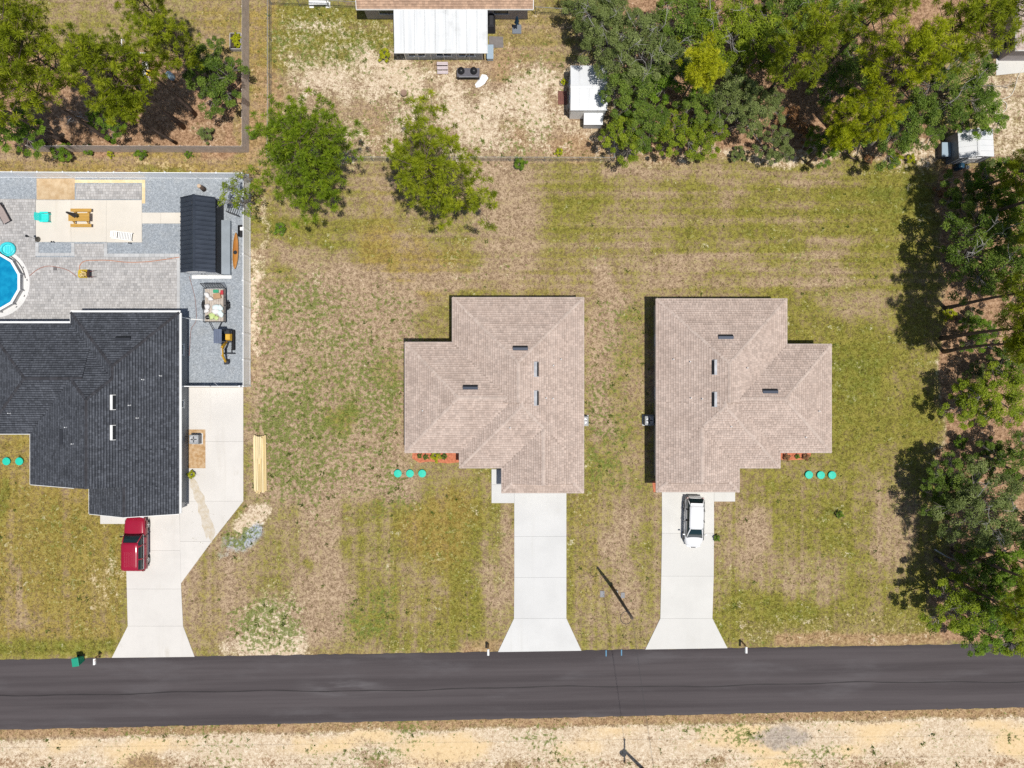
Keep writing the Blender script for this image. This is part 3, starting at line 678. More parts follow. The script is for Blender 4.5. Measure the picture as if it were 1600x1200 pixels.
def dark_house():
    ev = 2.5; p_ = 0.42; g = lambda u, v: G(u, v, ev)
    c = g(160, 640); root = thing('house', 'charcoal shingled house beside the pool patio and red car', 'house', (c.x, c.y, 0))
    def V(ua, ub, va, vb, sides, k):
        a, b = g(ua, vb), g(ub, va); return RoofVolume(a.x-c.x, b.x-c.x-0.004*k, a.y-c.y, b.y-c.y, sides, ev-0.004*k, p_)
    vols = [V(110, 280, 488, 700, 'NWE', 0), V(47, 280, 507, 757, 'NWE', 1), V(-24, 150, 505, 678, 'NSW', 2), V(139, 280, 690, 803, 'WE', 3)]
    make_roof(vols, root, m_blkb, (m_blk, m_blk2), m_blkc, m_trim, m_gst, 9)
    o = 0.38; rr = []
    for k, v in enumerate(vols):
        x0, x1, y0, y1 = v.r; rr.append((x0+o, x1-o-0.004*k, y0+(o if k != 3 else .3), y1-o-0.003*k))
    rr[1] = (rr[1][0], rr[1][1], rr[1][2], rr[1][3]-0.3)
    foot_walls('wall', root, rr, m_gst, ev-0.10)
    for k, v in enumerate(vols):
        x0, x1, y0, y1 = v.r; MB().box(x0+.02, x1-.02, y0+.02, y1-.02, ev-.165-.003*k, ev-.155-.003*k).build('soffit', m_trim, root)
    # white gutter along the patio and side eaves
    for ua, ub, va, vb, ax in ((110, 281.5, 488, 488, 'x'), (281.5, 281.5, 489, 802, 'y'), (-24, 110, 505, 505, 'x')):
        A = g(ua, va); B = g(ub, vb); A.x -= c.x; B.x -= c.x; A.y -= c.y; B.y -= c.y
        q = MB()
        if ax == 'x': q.box(A.x, B.x, A.y+.055, A.y+.17, ev-.13, ev-.02)
        else: q.box(A.x-.02, A.x+.10, B.y, A.y, ev-.13, ev-.02)
        q.build('gutter', m_trim, root)
    ex = rr[0][1]; w = g(284, 632); window(root, ex, w.y-c.y, 1.0, 0.6, 1.25, (1, 0))
    w = g(284, 545); window(root, ex, w.y-c.y, 1.0, 0.9, 1.2, (1, 0))
    ga = rr[3]; door(root, (ga[0]+ga[1])/2, ga[2], 4.8, 2.15, (0, -1), m_trim, 4, 'garage_door')
    window(root, rr[1][0]+2.2, rr[1][2], 0.95, 1.6, 1.3, (0, -1)); door(root, rr[1][0]+4.4, rr[1][2], .95, 2.05, (0, -1), m_navy, 3, 'front_door')
    door(root, (rr[0][0]+rr[0][1])/2, rr[0][3], 2.4, 2.05, (0, 1), m_glass, 1, 'sliding_door'); window(root, rr[2][0]+3, rr[2][3], .95, 1.4, 1.3, (0, 1))
    for u, v, m in ((186, 528, m_blkb), (94, 683, m_blkb), (179.5, 628.5, m_trim), (179.5, 675.5, m_trim)): p = G(u, v, 4.2); roof_vent(vols, root, p.x-c.x, p.y-c.y, m)  # white hoods: bright reflection on the east slope put into their colour
    for u, v in ((9, 646), (110, 667), (124, 692), (222, 593), (245, 587), (205, 633), (215, 653)): p = G(u, v, 3.8); vent_pipe(vols, root, p.x-c.x, p.y-c.y)
    # meter box and conduit on the side wall
    p = g(284, 792); MB().box(ex, ex+.16, p.y-c.y-.2, p.y-c.y+.2, 1.0, 1.6).build('meter_box', m_fl, root)
    MB().tube([(ex+.06, p.y-c.y, 0), (ex+.06, p.y-c.y, 1.0)], .03, 6).build('conduit', m_fl, root)
    p = G(281, 496, 1.6); MB().tube([(p.x-c.x-.1, p.y-c.y, 2.3), (p.x-c.x+.25, p.y-c.y, 1.9), (p.x-c.x+.3, p.y-c.y, .1), (p.x-c.x+1.6, p.y-c.y-.1, .08)], .045, 6).build('downspout', m_trim, root)
dark_house()

# ------------------------------------------------------------------ trees
m_bark = mat('pine_bark', (0.15, 0.105, 0.082), (0.085, 0.062, 0.05), 6, rough=0.95, bump=0.5, bscale=14, stretch=(1, 1, .3))
m_obark = mat('oak_bark', (0.24, 0.215, 0.19), (0.13, 0.115, 0.10), 6, rough=0.95, bump=0.5, bscale=14)
m_dead = mat('dead_wood', (0.44, 0.42, 0.40), (0.30, 0.28, 0.265), 4, rough=0.95)
L_pine = leafmat('pine_needles', (0.115, 0.155, 0.007), (0.27, 0.325, 0.013), (0.46, 0.49, 0.028), 0.42)
L_pined = leafmat('green_pine_needles', (0.095, 0.160, 0.007), (0.21, 0.305, 0.014), (0.38, 0.47, 0.028), 0.42)
L_pineb = leafmat('bright_pine_needles', (0.20, 0.25, 0.006), (0.39, 0.44, 0.012), (0.58, 0.60, 0.025), 0.45)
L_oak = leafmat('oak_leaves', (0.055, 0.105, 0.012), (0.14, 0.215, 0.026), (0.27, 0.355, 0.055), 0.35)
L_oakg = leafmat('grey_oak_leaves', (0.095, 0.130, 0.034), (0.20, 0.25, 0.068), (0.34, 0.395, 0.14), 0.35)
L_oakb = leafmat('fresh_oak_leaves', (0.115, 0.170, 0.009), (0.25, 0.325, 0.018), (0.42, 0.48, 0.04), 0.4)
L_shrub = leafmat('shrub_leaves', (0.070, 0.140, 0.010), (0.16, 0.27, 0.018), (0.30, 0.42, 0.04), 0.4)
L_yel = leafmat('yellow_leaves', (0.29, 0.33, 0.010), (0.48, 0.50, 0.016), (0.66, 0.64, 0.04), 0.42)
L_rust = leafmat('dead_leaves', (0.18, 0.08, 0.03), (0.34, 0.18, 0.08), (0.46, 0.28, 0.14), 0.2)

def unit(v): return v/np.maximum(np.linalg.norm(v, axis=-1, keepdims=True), 1e-9)
def needles(C, AX, rng, K=58, L=0.42, w=0.019, tone=None):
    "C tuft centres (n,3), AX tuft axes; flat tapering needles fanning out of each twig end"
    n = len(C); d = unit(rng.normal(0, 1, (n, K, 3))+AX[:, None, :]*0.75)
    ln = L*rng.uniform(0.6, 1.1, (n, K, 1)); s = unit(np.cross(d, np.array([0, 0, 1.0])+rng.normal(0, .45, (n, K, 3))))
    base = C[:, None, :]+d*0.03-AX[:, None, :]*rng.uniform(0, .12, (n, K, 1))
    T = base+d*ln; T[..., 2] -= 0.05*ln[..., 0]
    Mi = base+d*ln*0.55
    V = np.stack([base, Mi+s*w, T, Mi-s*w], 2).reshape(-1, 3)
    F = np.arange(len(V)).reshape(-1, 4)
    if tone is None: tone = rng.random(n)
    tn = np.clip(tone[:, None]*0.75+rng.uniform(0, .25, (n, K)), 0, 1)
    return V, F, np.repeat(tn.ravel(), 4)
def pine_proto(seed, ht, cr, c0, nb, dens=1.0, lean=0.0, asym=0.12):
    rng = np.random.default_rng(seed); r = random.Random(seed)
    tr = MB(); N = 9; lx, ly = lean*math.cos(seed), lean*math.sin(seed)
    axis = lambda t: Vector((lx*t*t*ht+0.12*math.sin(t*5+seed), ly*t*t*ht+0.12*math.cos(t*4+seed)-0.12, t*ht))
    R0 = 0.011*ht+0.03
    tr.tube([axis(i/N) for i in range(N+1)], [R0*1.25]+[R0*(1-0.88*i/N) for i in range(1, N+1)], 8)
    C, A = [], []
    for b in range(nb):
        t = c0+(0.985-c0)*(b+r.random())/nb; q = (t-c0)/(1-c0)
        prof = (0.60+0.9*q) if q < 0.4 else (0.96-1.15*(q-0.4)**1.25)
        L = cr*max(0.16, prof)*r.uniform(0.62, 1.08); a = b*2.4+r.uniform(-.5, .5); p0 = axis(t); L *= 1+asym*(math.sin(2*a+seed)+.7*math.sin(3*a+seed*2.1)+.5*math.sin(5*a+seed*.7))
        el = r.uniform(-0.05, 0.35)+0.55*q
        h = Vector((math.cos(a), math.sin(a), 0)); s = Vector((-h.y, h.x, 0))
        P = lambda x: p0+h*(L*x*math.cos(el*.6))+Vector((0, 0, L*math.sin(el)*x+0.10*L*x*x))+s*(0.10*L*math.sin(x*3+b))
        tr.tube([P(0), P(.35), P(.7), P(1)], [R0*.17+.010, R0*.12+.008, .016, .007], 4, False)
        nt_ = max(3, int(L*2.1*dens))
        for k in range(nt_):
            x = 0.14+0.88*(k+r.random())/nt_; x = min(x, 1.0); off = (1.10-x)*L*0.62
            side = r.choice((-1, 1))*r.uniform(0.1, 1); c = P(x)+s*(side*off)+h*(abs(side)*off*.55)+Vector((0, 0, r.uniform(-.1, .34)))
            tr.tube([P(max(0.2, x-.12)), c], [.014, .006], 3, False)
            for m in range(r.choice((1, 1, 2))):
                cc = c+Vector((r.gauss(0, .38), r.gauss(0, .38), r.gauss(0.04, .15))) if m else c
                C.append(cc); ax = (cc-(p0-Vector((0, 0, .5)))).normalized()*0.6+Vector((0, 0, .75)); A.append(ax.normalized())
    for k in range(26):
        t = r.uniform(.80, 1.0); a = r.uniform(0, 6.28); q = axis(t)+Vector((math.cos(a), math.sin(a), 0))*r.uniform(.1, .75)*(1.25-t)*3; C.append(q+Vector((0, 0, .2))); A.append(Vector((math.cos(a)*.4, math.sin(a)*.4, .9)).normalized()); tr.tube([axis(t), q], [.02, .008], 3, False)
    C = np.array(C); A = np.array(A)
    hz = (C[:, 2]-C[:, 2].min())/(np.ptp(C[:, 2])+1e-6)
    tone = np.clip(rng.random(len(C))*0.75+0.25*rng.random(len(C)), 0, 1)
    V, F, T = needles(C, A, rng, tone=tone)
    return tr.mesh('trunk', m_bark, True), np_mesh('crown', V, F, T, L_pine)
def leaves(C, R, rng, per, size, tone):
    n = len(C); d = unit(rng.normal(0, 1, (n, per, 3))); d[..., 2] = np.abs(d[..., 2])*0.9-0.15
    rad = R[:, None, None]*rng.uniform(0.25, 1.0, (n, per, 1))**0.6
    p = C[:, None, :]+d*rad
    nrm = unit(rng.normal(0, .7, (n, per, 3))+d*0.6+np.array([0, 0, 1.0])); t = unit(np.cross(nrm, rng.normal(0, 1, (n, per, 3)))); b = np.cross(nrm, t)
    s = size*rng.uniform(.65, 1.25, (n, per, 1))
    V = np.stack([p-t*s, p-b*s*.5-t*s*.1, p+t*s, p+b*s*.5-t*s*.1], 2).reshape(-1, 3); F = np.arange(len(V)).reshape(-1, 4)
    tn = np.clip(tone[:, None]*.6+rng.uniform(0, .4, (n, per)), 0, 1)
    return V, F, np.repeat(tn.ravel(), 4)
def oak_proto(seed, ht, cr, clumps, per=300, size=0.08, c0=0.35, flat=0.5, gap=0.0, bare=0):
    rng = np.random.default_rng(seed); r = random.Random(seed); tr = MB(); R0 = 0.016*ht+.05
    top = Vector((r.uniform(-.4, .4), r.uniform(-.4, .4), ht*c0))
    tr.tube([(0, 0, -.1), (top.x*.3, top.y*.3, top.z*.5), top], [R0*1.3, R0, R0*.8], 8)
    C, R = [], []
    p1, p2, p3 = r.uniform(0, 6.28), r.uniform(0, 6.28), r.uniform(0, 6.28)
    lobe = lambda a: 1+.20*math.sin(3*a+p1)+.13*math.sin(5*a+p2)+.07*math.sin(8*a+p3)
    nl = max(5, clumps//9); limbs = []
    for i in range(nl):
        a = i*2*math.pi/nl+r.uniform(-.3, .3); e = Vector((math.cos(a)*cr*.55*lobe(a), math.sin(a)*cr*.55*lobe(a), ht*(c0+.30)+r.uniform(-.1, .25)*ht*.4))
        mid = top.lerp(e, .5)+Vector((0, 0, .06*ht)); tr.tube([top, mid, e], [R0*.6, R0*.4, R0*.25], 5, False); limbs.append((e, mid))
    for k in range(clumps):
        rr = math.sqrt(r.random()); a = k*2.39996+r.uniform(-.2, .2); q = rr*cr*lobe(a); x, y = q*math.cos(a), q*math.sin(a)
        z = ht*(c0+.10)+(ht*(.86-c0))*math.sqrt(max(0, 1-(rr*.94)**2))*r.uniform(flat, 1.0)+r.gauss(0, .04)*ht
        c = Vector((x, y, max(z, ht*c0*.6))); e, mid = min(limbs, key=lambda q_: (q_[0]-c).length)
        tr.tube([e, e.lerp(c, .55)+Vector((0, 0, .10)), c], [R0*.18, .025, .010], 4, False)
        for q_ in range(2): tr.tube([e.lerp(c, .7), c+Vector((r.gauss(0, .4), r.gauss(0, .4), r.gauss(.15, .2)))], [.014, .005], 3, False)
        if r.random() < gap: continue
        C.append(c); R.append((cr*r.uniform(.07, .16)+.14)*(1.15-.35*rr))
    for k in range(bare):
        a = r.uniform(0, 6.28); rr = cr*r.uniform(.1, .9); p = Vector((rr*math.cos(a), rr*math.sin(a), ht*r.uniform(.88, 1.05)))
        e, mid = min(limbs, key=lambda q_: (q_[0]-p).length); b_ = e.lerp(p, .45)+Vector((r.gauss(0, .2), r.gauss(0, .2), .1))
        tr.tube([e, b_, p], [.04, .03, .012], 4, False, 1)
        for q_ in range(5): w = p+Vector((r.gauss(0, .45), r.gauss(0, .45), r.uniform(-.15, .25))); tr.tube([p.lerp(b_, .15*q_), p.lerp(w, .5)+Vector((r.gauss(0, .08), r.gauss(0, .08), 0)), w], [.018, .013, .006], 3, False, 1)
    C = np.array(C); R = np.array(R)
    V, F, T = leaves(C, R, rng, per, size, rng.random(len(C)))
    return tr.mesh('trunk', [m_obark, m_dead], True), np_mesh('crown', V, F, T, L_oak)
def bare_proto(seed, ht):
    r = random.Random(seed); mb = MB()
    def grow(p, d, L, R, lv):
        m = p+d*L*.5+Vector((r.gauss(0, .06), r.gauss(0, .06), 0))*L; e = p+d*L; mb.tube([p, m, e], [R, R*.8, R*.55], 4 if lv < 3 else 3, False)
        if lv == 5: return
        for k in range(3 if lv < 4 else 2):
            nd = (d*0.75+Vector((r.gauss(0, .55), r.gauss(0, .55), r.gauss(.05, .35)))).normalized(); grow(p+d*L*r.uniform(.6, 1), nd, L*r.uniform(.55, .8), R*.55, lv+1)
    grow(Vector((0, 0, 0)), Vector((.1, .05, 1)).normalized(), ht*.34, .07, 0)
    return mb.mesh('branches', m_dead, True)
PINES = [pine_proto(11, 15, 3.7, .52, 36, .72, 0, .2), pine_proto(12, 15, 3.4, .60, 31, .70, 0, .2), pine_proto(13, 13.5, 4.9, .46, 62, 1.12, .05, .17), pine_proto(14, 14.5, 4.9, .42, 50, 1.0, .10, .24), pine_proto(15, 10, 1.9, .70, 30, 1.5)]
OAKS = [oak_proto(21, 8, 3.6, 120, 170, gap=.10, bare=7), oak_proto(22, 7.5, 3.0, 95, 170, gap=.12), oak_proto(23, 8.5, 3.9, 130, 170, gap=.16, bare=12), oak_proto(24, 5.5, 2.3, 66, 150, .075, gap=.12), oak_proto(25, 5.0, 2.4, 48, 46, .095, .3, .5, .2, 4)]
SHRUB = [oak_proto(31, 1.1, .60, 16, 85, .065, .12), oak_proto(32, 1.6, .85, 22, 95, .07, .12)]
BARE = [bare_proto(41, 4.0), bare_proto(42, 5.0)]
def put_tree(kind, k, u, v, label, s=1.0, leaf=None, rz=None, name=None, group=None, sz=None):
    tm, cm = {'pine': PINES, 'oak': OAKS, 'shrub': SHRUB}[kind][k]
    cat = {'pine': 'pine tree', 'oak': 'tree', 'shrub': 'shrub'}[kind]; nm = name or {'pine': 'pine_tree', 'oak': 'oak_tree', 'shrub': 'shrub'}[kind]
    t = thing(nm, label, cat, G(u, v), rz if rz is not None else (u*0.37+v*0.71) % 6.28, group)
    t.scale = (s, s, sz or s)
    place(tm, 'trunk', t); c = place(cm, 'crown', t)
    if leaf: c.material_slots[0].link = 'OBJECT'; c.material_slots[0].material = leaf
    return t
# two pines behind the vacant lot
put_tree('pine', 2, 524, 300, 'dense spreading pine at the fence behind the vacant lot, left of two', 1.0, L_pined, rz=.6)
put_tree('pine', 3, 711, 318, 'open crowned pine at the fence behind the middle house, right of two', 1.0, rz=2.2)
put_tree('oak', 4, 398, 318, 'small sparse leafy tree overhanging the white fence corner', .82, L_oakb, name='leafy_tree', sz=1.0)
# woods at upper left
for k, u, v, s, lab in ((0, 289, 201, 1.05, 'tall pine with long bare leaning trunk in the upper left yard, nearest the fence gap'), (1, 176, 221, 1.1, 'tall pine rising just inside the wooden fence, left of the long bare trunk'), (0, 103, 224, 1.0, 'pine behind the leafy bush at the left end of the wooden fence'),
                        (4, 272, 222, 1.0, 'thin small crowned pine beside the lower wooden fence'), (1, 306, 178, .85, 'slim pine beside the black grill in the upper left yard'), (0, 343, 150, .86, 'bushy pine beside the wooden fence with the garden planter'),
                        (0, 205, 190, 1.12, 'very tall pine leaning over the left edge of the upper left yard'), (1, 165, 130, .95, 'pine at the far upper left corner of the picture'), (0, 300, 80, .8, 'pine at the top edge near the wooden fence')):
    put_tree('pine', k, u, v, lab, s, group='pines in the upper left yard')
put_tree('oak', 3, 366, 158, 'rounded dark green oak crowding the wooden fence', 1.05)
put_tree('oak', 3, 352, 122, 'dark green oak just above the rounded one by the wooden fence', .85)
put_tree('oak', 3, 72, 224, 'leafy green oak bush covering the left end of the wooden fence', .95, L_shrub)
put_tree('oak', 3, 196, 203, 'low green oak between two leaning pine trunks', .72, L_shrub)
# woods at upper right: crown position and height give the foot of the tree
OK_ = [(0, 955, 44, .82, L_oakg, 'grey green oak overhanging the white shed'), (2, 1012, 76, .9, L_oakg, 'grey green oak with bare white twigs right of the shed oak'), (1, 992, 140, .85, None, 'dark oak pressing against the right side of the white shed'), (1, 1068, 35, 1.0, None, 'dark green oak at the top edge above the bare white twigs'),
       (0, 1135, 38, 1.0, L_oakb, 'olive green oak at the top edge above the lone yellow pine'), (1, 1195, 62, 1.0, L_oakb, 'fresh green oak right of the lone yellow pine crown'), (3, 1046, 112, 1.1, L_shrub, 'bright rounded oak touching the lone yellow pine on its left'), (1, 1010, 190, .75, None, 'dark oak beside the chain link fence corner'),
       (3, 980, 210, .9, L_oakb, 'light green oak at the chain link fence corner'), (3, 1060, 208, .85, L_oakb, 'low oak by the dead white branches at the lawn edge'), (3, 1104, 212, .8, L_oakb, 'leafy oak at the lawn edge beside the fallen trunk'), (1, 1150, 148, .85, L_oakg, 'grey green oak below the lone yellow pine'), (1, 1186, 164, .78, L_oakg, 'grey green oak left of the bare red soil'),
       (0, 935, 8, .75, L_oakg, 'oak at the top edge above the white shed'), (1, 1235, 20, 1.0, None, 'dark oak at the top edge left of the olive pine'), (0, 1500, 128, .95, None, 'wide dark oak between the bright pine and the corner house'), (1, 1540, 172, .7, L_shrub, 'green oak spreading above the grey metal shed'), (1, 1440, 185, .8, None, 'dark oak below the big bright pine'),
       (3, 1395, 205, 1.1, None, 'low oak at the lawn edge below the big bright pine'), (3, 1290, 225, .7, L_shrub, 'small oak at the lawn edge by the leaning pine trunk'), (1, 1330, 120, .9, None, 'shaded oak between the olive pine and the bright pine'), (3, 1215, 225, .7, L_oakg, 'small grey oak at the lawn edge on bare red soil'), (1, 1100, 165, .7, None, 'dark oak under the lone yellow pine'), (0, 1300, 25, .9, None, 'dark oak at the top edge behind the olive pine')]
for k, u, v, s, lf, lab in OK_:
    f = 65/(65-(.78*(8, 7.5, 8.5, 5.5, 5)[k]*s)); put_tree('oak', k, 800+(u-800)/f, 600+(v-600)/f, lab, s, lf, group='oaks of the upper right wood')
for k, u, v, s, lf, lab in ((4, 1095, 112, 1.0, L_yel, 'lone small crowned yellow green pine among the oaks'), (0, 1262, 72, 1.0, L_pine, 'olive pine left of the dark gap in the upper right wood'), (0, 1415, 95, 1.08, L_pineb, 'big bright yellow green pine in the upper right wood'), (1, 1325, 178, .70, L_pineb, 'small bright pine with leaning trunk at the lawn edge'), (1, 1370, 190, .72, L_pineb, 'bright pine just right of the leaning trunk'),
                             (0, 1500, 45, 1.05, L_pine, 'tall pine at the top edge left of the corner house'), (1, 1560, 25, 1.05, L_pine, 'tall pine overhanging the corner house'), (1, 1372, 25, 1.0, L_pine, 'pine at the top edge above the big bright pine'), (4, 1312, 215, .8, L_pineb, 'little yellow green pine at the lawn edge')):
    f = 65/(65-(.8*(15, 15, 13.5, 13.5, 10)[k]*s)); put_tree('pine', k, 800+(u-800)/f, 600+(v-600)/f, lab, s, lf, group='pines of the upper right wood')
# trees along the right side
for k, u, v, s, lab in ((0, 1500, 350, 1.08, 'tall pine whose wide shadow falls below the grey metal shed'), (1, 1476, 481, .98, 'uppermost of three bare pine trunks lying across the right edge'), (1, 1470, 528, 1.0, 'middle of three bare pine trunks lying across the right edge'), (4, 1478, 546, 1.3, 'lowest of three bare pine trunks lying across the right edge'), (0, 1515, 400, 1.0, 'pine casting the long shadow on the upper right lawn edge'), (0, 1490, 310, .9, 'pine between the grey metal shed and the dark oaks'), (0, 1560, 820, .9, 'pine behind the pale olive oak near the road'), (1, 1490, 858, 1.0, 'pine whose broken shadow falls on the lawn near the road'), (1, 1484, 905, .8, 'shorter pine beside the leaning log near the road')):
    put_tree('pine', k, u, v, lab, s, L_pine, group='pines along the right side')
for k, u, v, s, lf, lab in ((0, 1548, 388, 1.0, None, 'large dark oak at the right edge above the bare trunks'), (1, 1580, 290, .9, L_shrub, 'green oak at the right edge below the grey metal shed'), (1, 1590, 430, .9, None, 'dark oak at the right edge just above the uppermost bare trunk'), (1, 1568, 618, .9, L_oakb, 'olive oak at the right edge below the three bare trunks'), (3, 1520, 632, .9, L_oakb, 'low olive oak beside the sandy track'), (0, 1550, 800, 1.0, L_oakg, 'pale grey green oak at the right edge near the road'),
                              (1, 1500, 748, .75, None, 'dark oak between the sandy track and the pale oak'), (3, 1478, 775, .85, None, 'small dark oak standing at the lawn edge by the track end'), (1, 1590, 720, .8, None, 'dark oak at the right edge above the pale oak'), (1, 1570, 935, .85, L_shrub, 'bright oak near the road at the lower right corner'), (3, 1500, 950, 1.1, L_oakb, 'leafy oak with open crown beside the road verge'), (3, 1545, 985, 1.0, L_shrub, 'low green oak reaching over the road edge'), (3, 1595, 985, 1.0, L_oakb, 'light oak in the lower right corner beside the road'), (3, 1530, 520, .7, L_shrub, 'sapling between the bare pine trunks'), (1, 1590, 880, .85, L_shrub, 'green oak at the right edge below the pale grey oak'), (3, 1535, 885, 1.0, None, 'low dark oak behind the leaning log'), (1, 1575, 345, .85, L_oakb, 'fresh green oak between the large dark oak and the metal shed'), (3, 1515, 300, .9, None, 'dark bushy oak below the grey metal shed'), (3, 1590, 560, .9, None, 'dark oak at the right edge below the lowest bare trunk')):
    f = 65/(65-(.78*(8, 7.5, 8.5, 5.5, 5)[k]*s)); put_tree('oak', k, 800+(u-800)/f, 600+(v-600)/f, lab, s, lf, group='oaks along the right side')
for k, u, v, s, lab in ((0, 1095, 195, 1.0, 'bare grey dead tree below the lone yellow pine'), (1, 1040, 210, .85, 'bare white branches near the chain link fence'), (0, 1140, 205, .9, 'bare grey twigs beside the fallen trunk'), (1, 1040, 100, 1.1, 'bare pale branches among the grey oaks'), (0, 140, 190, .9, 'bare grey sapling in the upper left yard'), (1, 1340, 205, .8, 'bare grey twigs under the bright pine')):
    t = thing('dead_tree', lab, 'dead tree', G(u, v), u % 6, 'bare dead trees'); t.scale = (s, s, s); place(BARE[k], 'branches', t)
SH = [(0, 440, 360, .9, L_shrub, 'bright green shrub on the lawn below the left pine'), (1, 108, 243, 1.0, L_shrub, 'largest green shrub outside the lower wooden fence'), (0, 143, 236, .8, L_shrub, 'shrub inside the wooden fence left of the leaning trunks'), (0, 175, 243, .5, L_yel, 'small yellow green shrub outside the wooden fence'), (0, 224, 242, .9, L_shrub, 'green shrub outside the middle of the wooden fence'), (0, 297, 243, .55, L_shrub, 'smallest shrub outside the wooden fence near its corner'),
      (1, 326, 214, .8, L_oakg, 'greyish shrub in the bare corner of the wooden fence'), (0, 397, 213, .7, L_shrub, 'green shrub outside the wooden fence corner'), (0, 602, 90, .9, L_yel, 'yellow green shrub beside the white porch'), (0, 813, 258, .9, L_shrub, 'shrub on the back chain link fence'), (0, 873, 240, .6, L_yel, 'small bright shrub in the sandy back yard'), (1, 1150, 246, .8, L_oakg, 'grey green shrub at the edge of the back lawn'), (0, 1396, 252, .9, L_yel, 'yellow shrub near the lawn corner, right of two'), (0, 1420, 250, .7, L_yel, 'small yellow shrub closest to the grey metal shed'), (1, 1538, 262, .8, L_oakg, 'grey green shrub below the grey metal shed'),
      (0, 1478, 492, .9, L_yel, 'yellow green shrub at the foot of the uppermost bare trunk'), (1, 1510, 500, 1.0, L_oakg, 'grey green shrub between the bare trunks and the dark oaks'), (1, 1515, 580, 1.0, L_oakg, 'grey green shrub below the bare trunks'), (0, 1495, 690, 1.0, L_shrub, 'green shrub beside the sandy track'), (1, 1540, 700, 1.1, None, 'dark shrub on bare soil at the right edge'), (0, 1355, 250, .7, L_rust, 'rust brown shrub at the edge of the back lawn'), (1, 1228, 190, 1.2, L_rust, 'rust brown dead foliage in the upper right wood'), (1, 1250, 210, 1.0, L_rust, 'dead brown brush beside the bare red soil'), (0, 1466, 300, 1.2, L_rust, 'dead brown brush on the lawn edge below the shed')]
for k, u, v, s, lf, lab in SH: put_tree('shrub', k, u, v, lab, s, lf)
def log(name, pts, rad, label, m, extra=()):
    t = thing(name, label, 'log', G(pts[0][0], pts[0][1])); o = t.location.copy()
    MB().tube([G(u, v, h)-o for u, v, h in pts], rad, 8).build('trunk', m, t, True)
    for e in extra: MB().tube([G(u, v, h)-o for u, v, h in e], [.09, .06, .02][:len(e)], 5).build('branch', m_dead, t, True)
log('fallen_log', [(1098, 218, .5), (1120, 210, .9), (1140, 198, 1.3), (1160, 192, 1.6), (1170, 190, 1.8)], [.18, .2, .22, .22, .2], 'dark fallen trunk with broken pale end at the back lawn edge', m_bark, [[(1160, 192, 1.6), (1168, 184, 2.0), (1173, 178, 2.2)], [(1165, 192, 1.5), (1178, 210, .6), (1192, 228, .15)], [(1105, 215, .6), (1085, 222, .4), (1075, 228, .1)]])
log('leaning_log', [(1460, 872, .1), (1490, 893, .8), (1525, 912, 1.6), (1560, 932, 2.5)], [.2, .19, .17, .12], 'dark leaning trunk beside the road end of the track', m_bark, [[(1460, 858, .2), (1480, 870, .6), (1500, 878, 1.0)]])
log('fallen_branch', [(1542, 540, .15), (1560, 550, .25), (1588, 570, .2)], [.06, .06, .03], 'thin pale fallen branch below the bare pine trunks', m_dead)
log('fallen_branch', [(1310, 228, .6), (1330, 246, .3), (1345, 252, .1)], [.08, .07, .05], 'dark broken branch hanging onto the back lawn edge', m_bark)

# ------------------------------------------------------------------ back yard of the dark house: gravel, patio, pads
def sheet(name, poly, z, m, label):
    q = [G(u, v) for u, v in poly]; o = MB().prism([(p.x, p.y) for p in q], -.02, z).build(name, m); return struct(o, label)
def gravel_mat():
    m, nt, b = new_mat('grey_gravel'); P = wpos(nt)
    n4 = noise(nt, 16, 2, .7, P, seed=2); n2 = noise(nt, .8, 4, .6, P, seed=3); n5 = noise(nt, 6, 2, .7, P, seed=4)
    s_ = mathn(nt, 'ADD', mathn(nt, 'MULTIPLY', n4, .6), mathn(nt, 'MULTIPLY', n5, .4))
    col = mixn(nt, ramp(nt, s_, .38, .62), (0.195, 0.217, 0.242), (0.37, 0.40, 0.432)); col = mixn(nt, ramp(nt, s_, .58, .68), col, (0.56, 0.59, 0.62))
    col = mixn(nt, mathn(nt, 'MULTIPLY', ramp(nt, n2, .45, .75), .25), col, (0.30, 0.30, 0.29))
    nt.links.new(col, b.inputs['Base Color']); b.inputs['Roughness'].default_value = .9; bumpn(nt, b, n4, .8, .03); return m
m_grav = gravel_mat()
sheet('gravel_yard', [(-120, 272), (389, 272), (387, 603), (293, 603), (293, 500), (-120, 500)], .02, m_grav, 'blue grey gravel yard inside the white fence')
m_dirt = mat('tan_dirt', (0.42, 0.29, 0.16), (0.55, 0.42, 0.27), 1.5, rough=.95, bump=.4, bscale=10)
sheet('dirt_bed', [(57.5, 279), (117, 279), (117, 312), (57.5, 312)], .03, m_dirt, 'square of tan bare dirt behind the concrete pad')
m_sand = mat('yellow_sand', (0.66, 0.49, 0.27), (0.72, 0.58, 0.38), 2, rough=.95)
sheet('sand_edging', [(117, 281), (227, 281), (227, 318), (222, 318), (222, 286), (117, 286)], .027, m_sand, 'strip of yellow sand edging the unfinished pavers')
ccp = concrete('concrete_pad', (0.655, 0.605, 0.53), .4)
pad = slabs('concrete_pad', 'cream concrete pad holding the picnic table', [[(57, 313), (112, 313), (112, 378.5), (57, 378.5)], [(112, 313), (167, 313), (167, 378.5), (112, 378.5)], [(167, 313), (222.5, 313), (222.5, 379), (167, 379)]], ccp, .10)
slabs('walkway', 'short concrete walk between the pad and the dark shed', [[(222.5, 332.5), (252, 332.5), (252, 349.5), (222.5, 349.5)], [(252, 332.5), (300, 332.5), (300, 349.5), (252, 349.5)]], ccp, .09)
m_pav = [mat('paver_light', (0.44, 0.425, 0.415), (0.385, 0.37, 0.36), 1.0, rough=.9, island=.13, bump=.2), mat('paver_grey', (0.385, 0.372, 0.365), (0.335, 0.325, 0.32), 1.0, rough=.9, island=.16, bump=.2)]
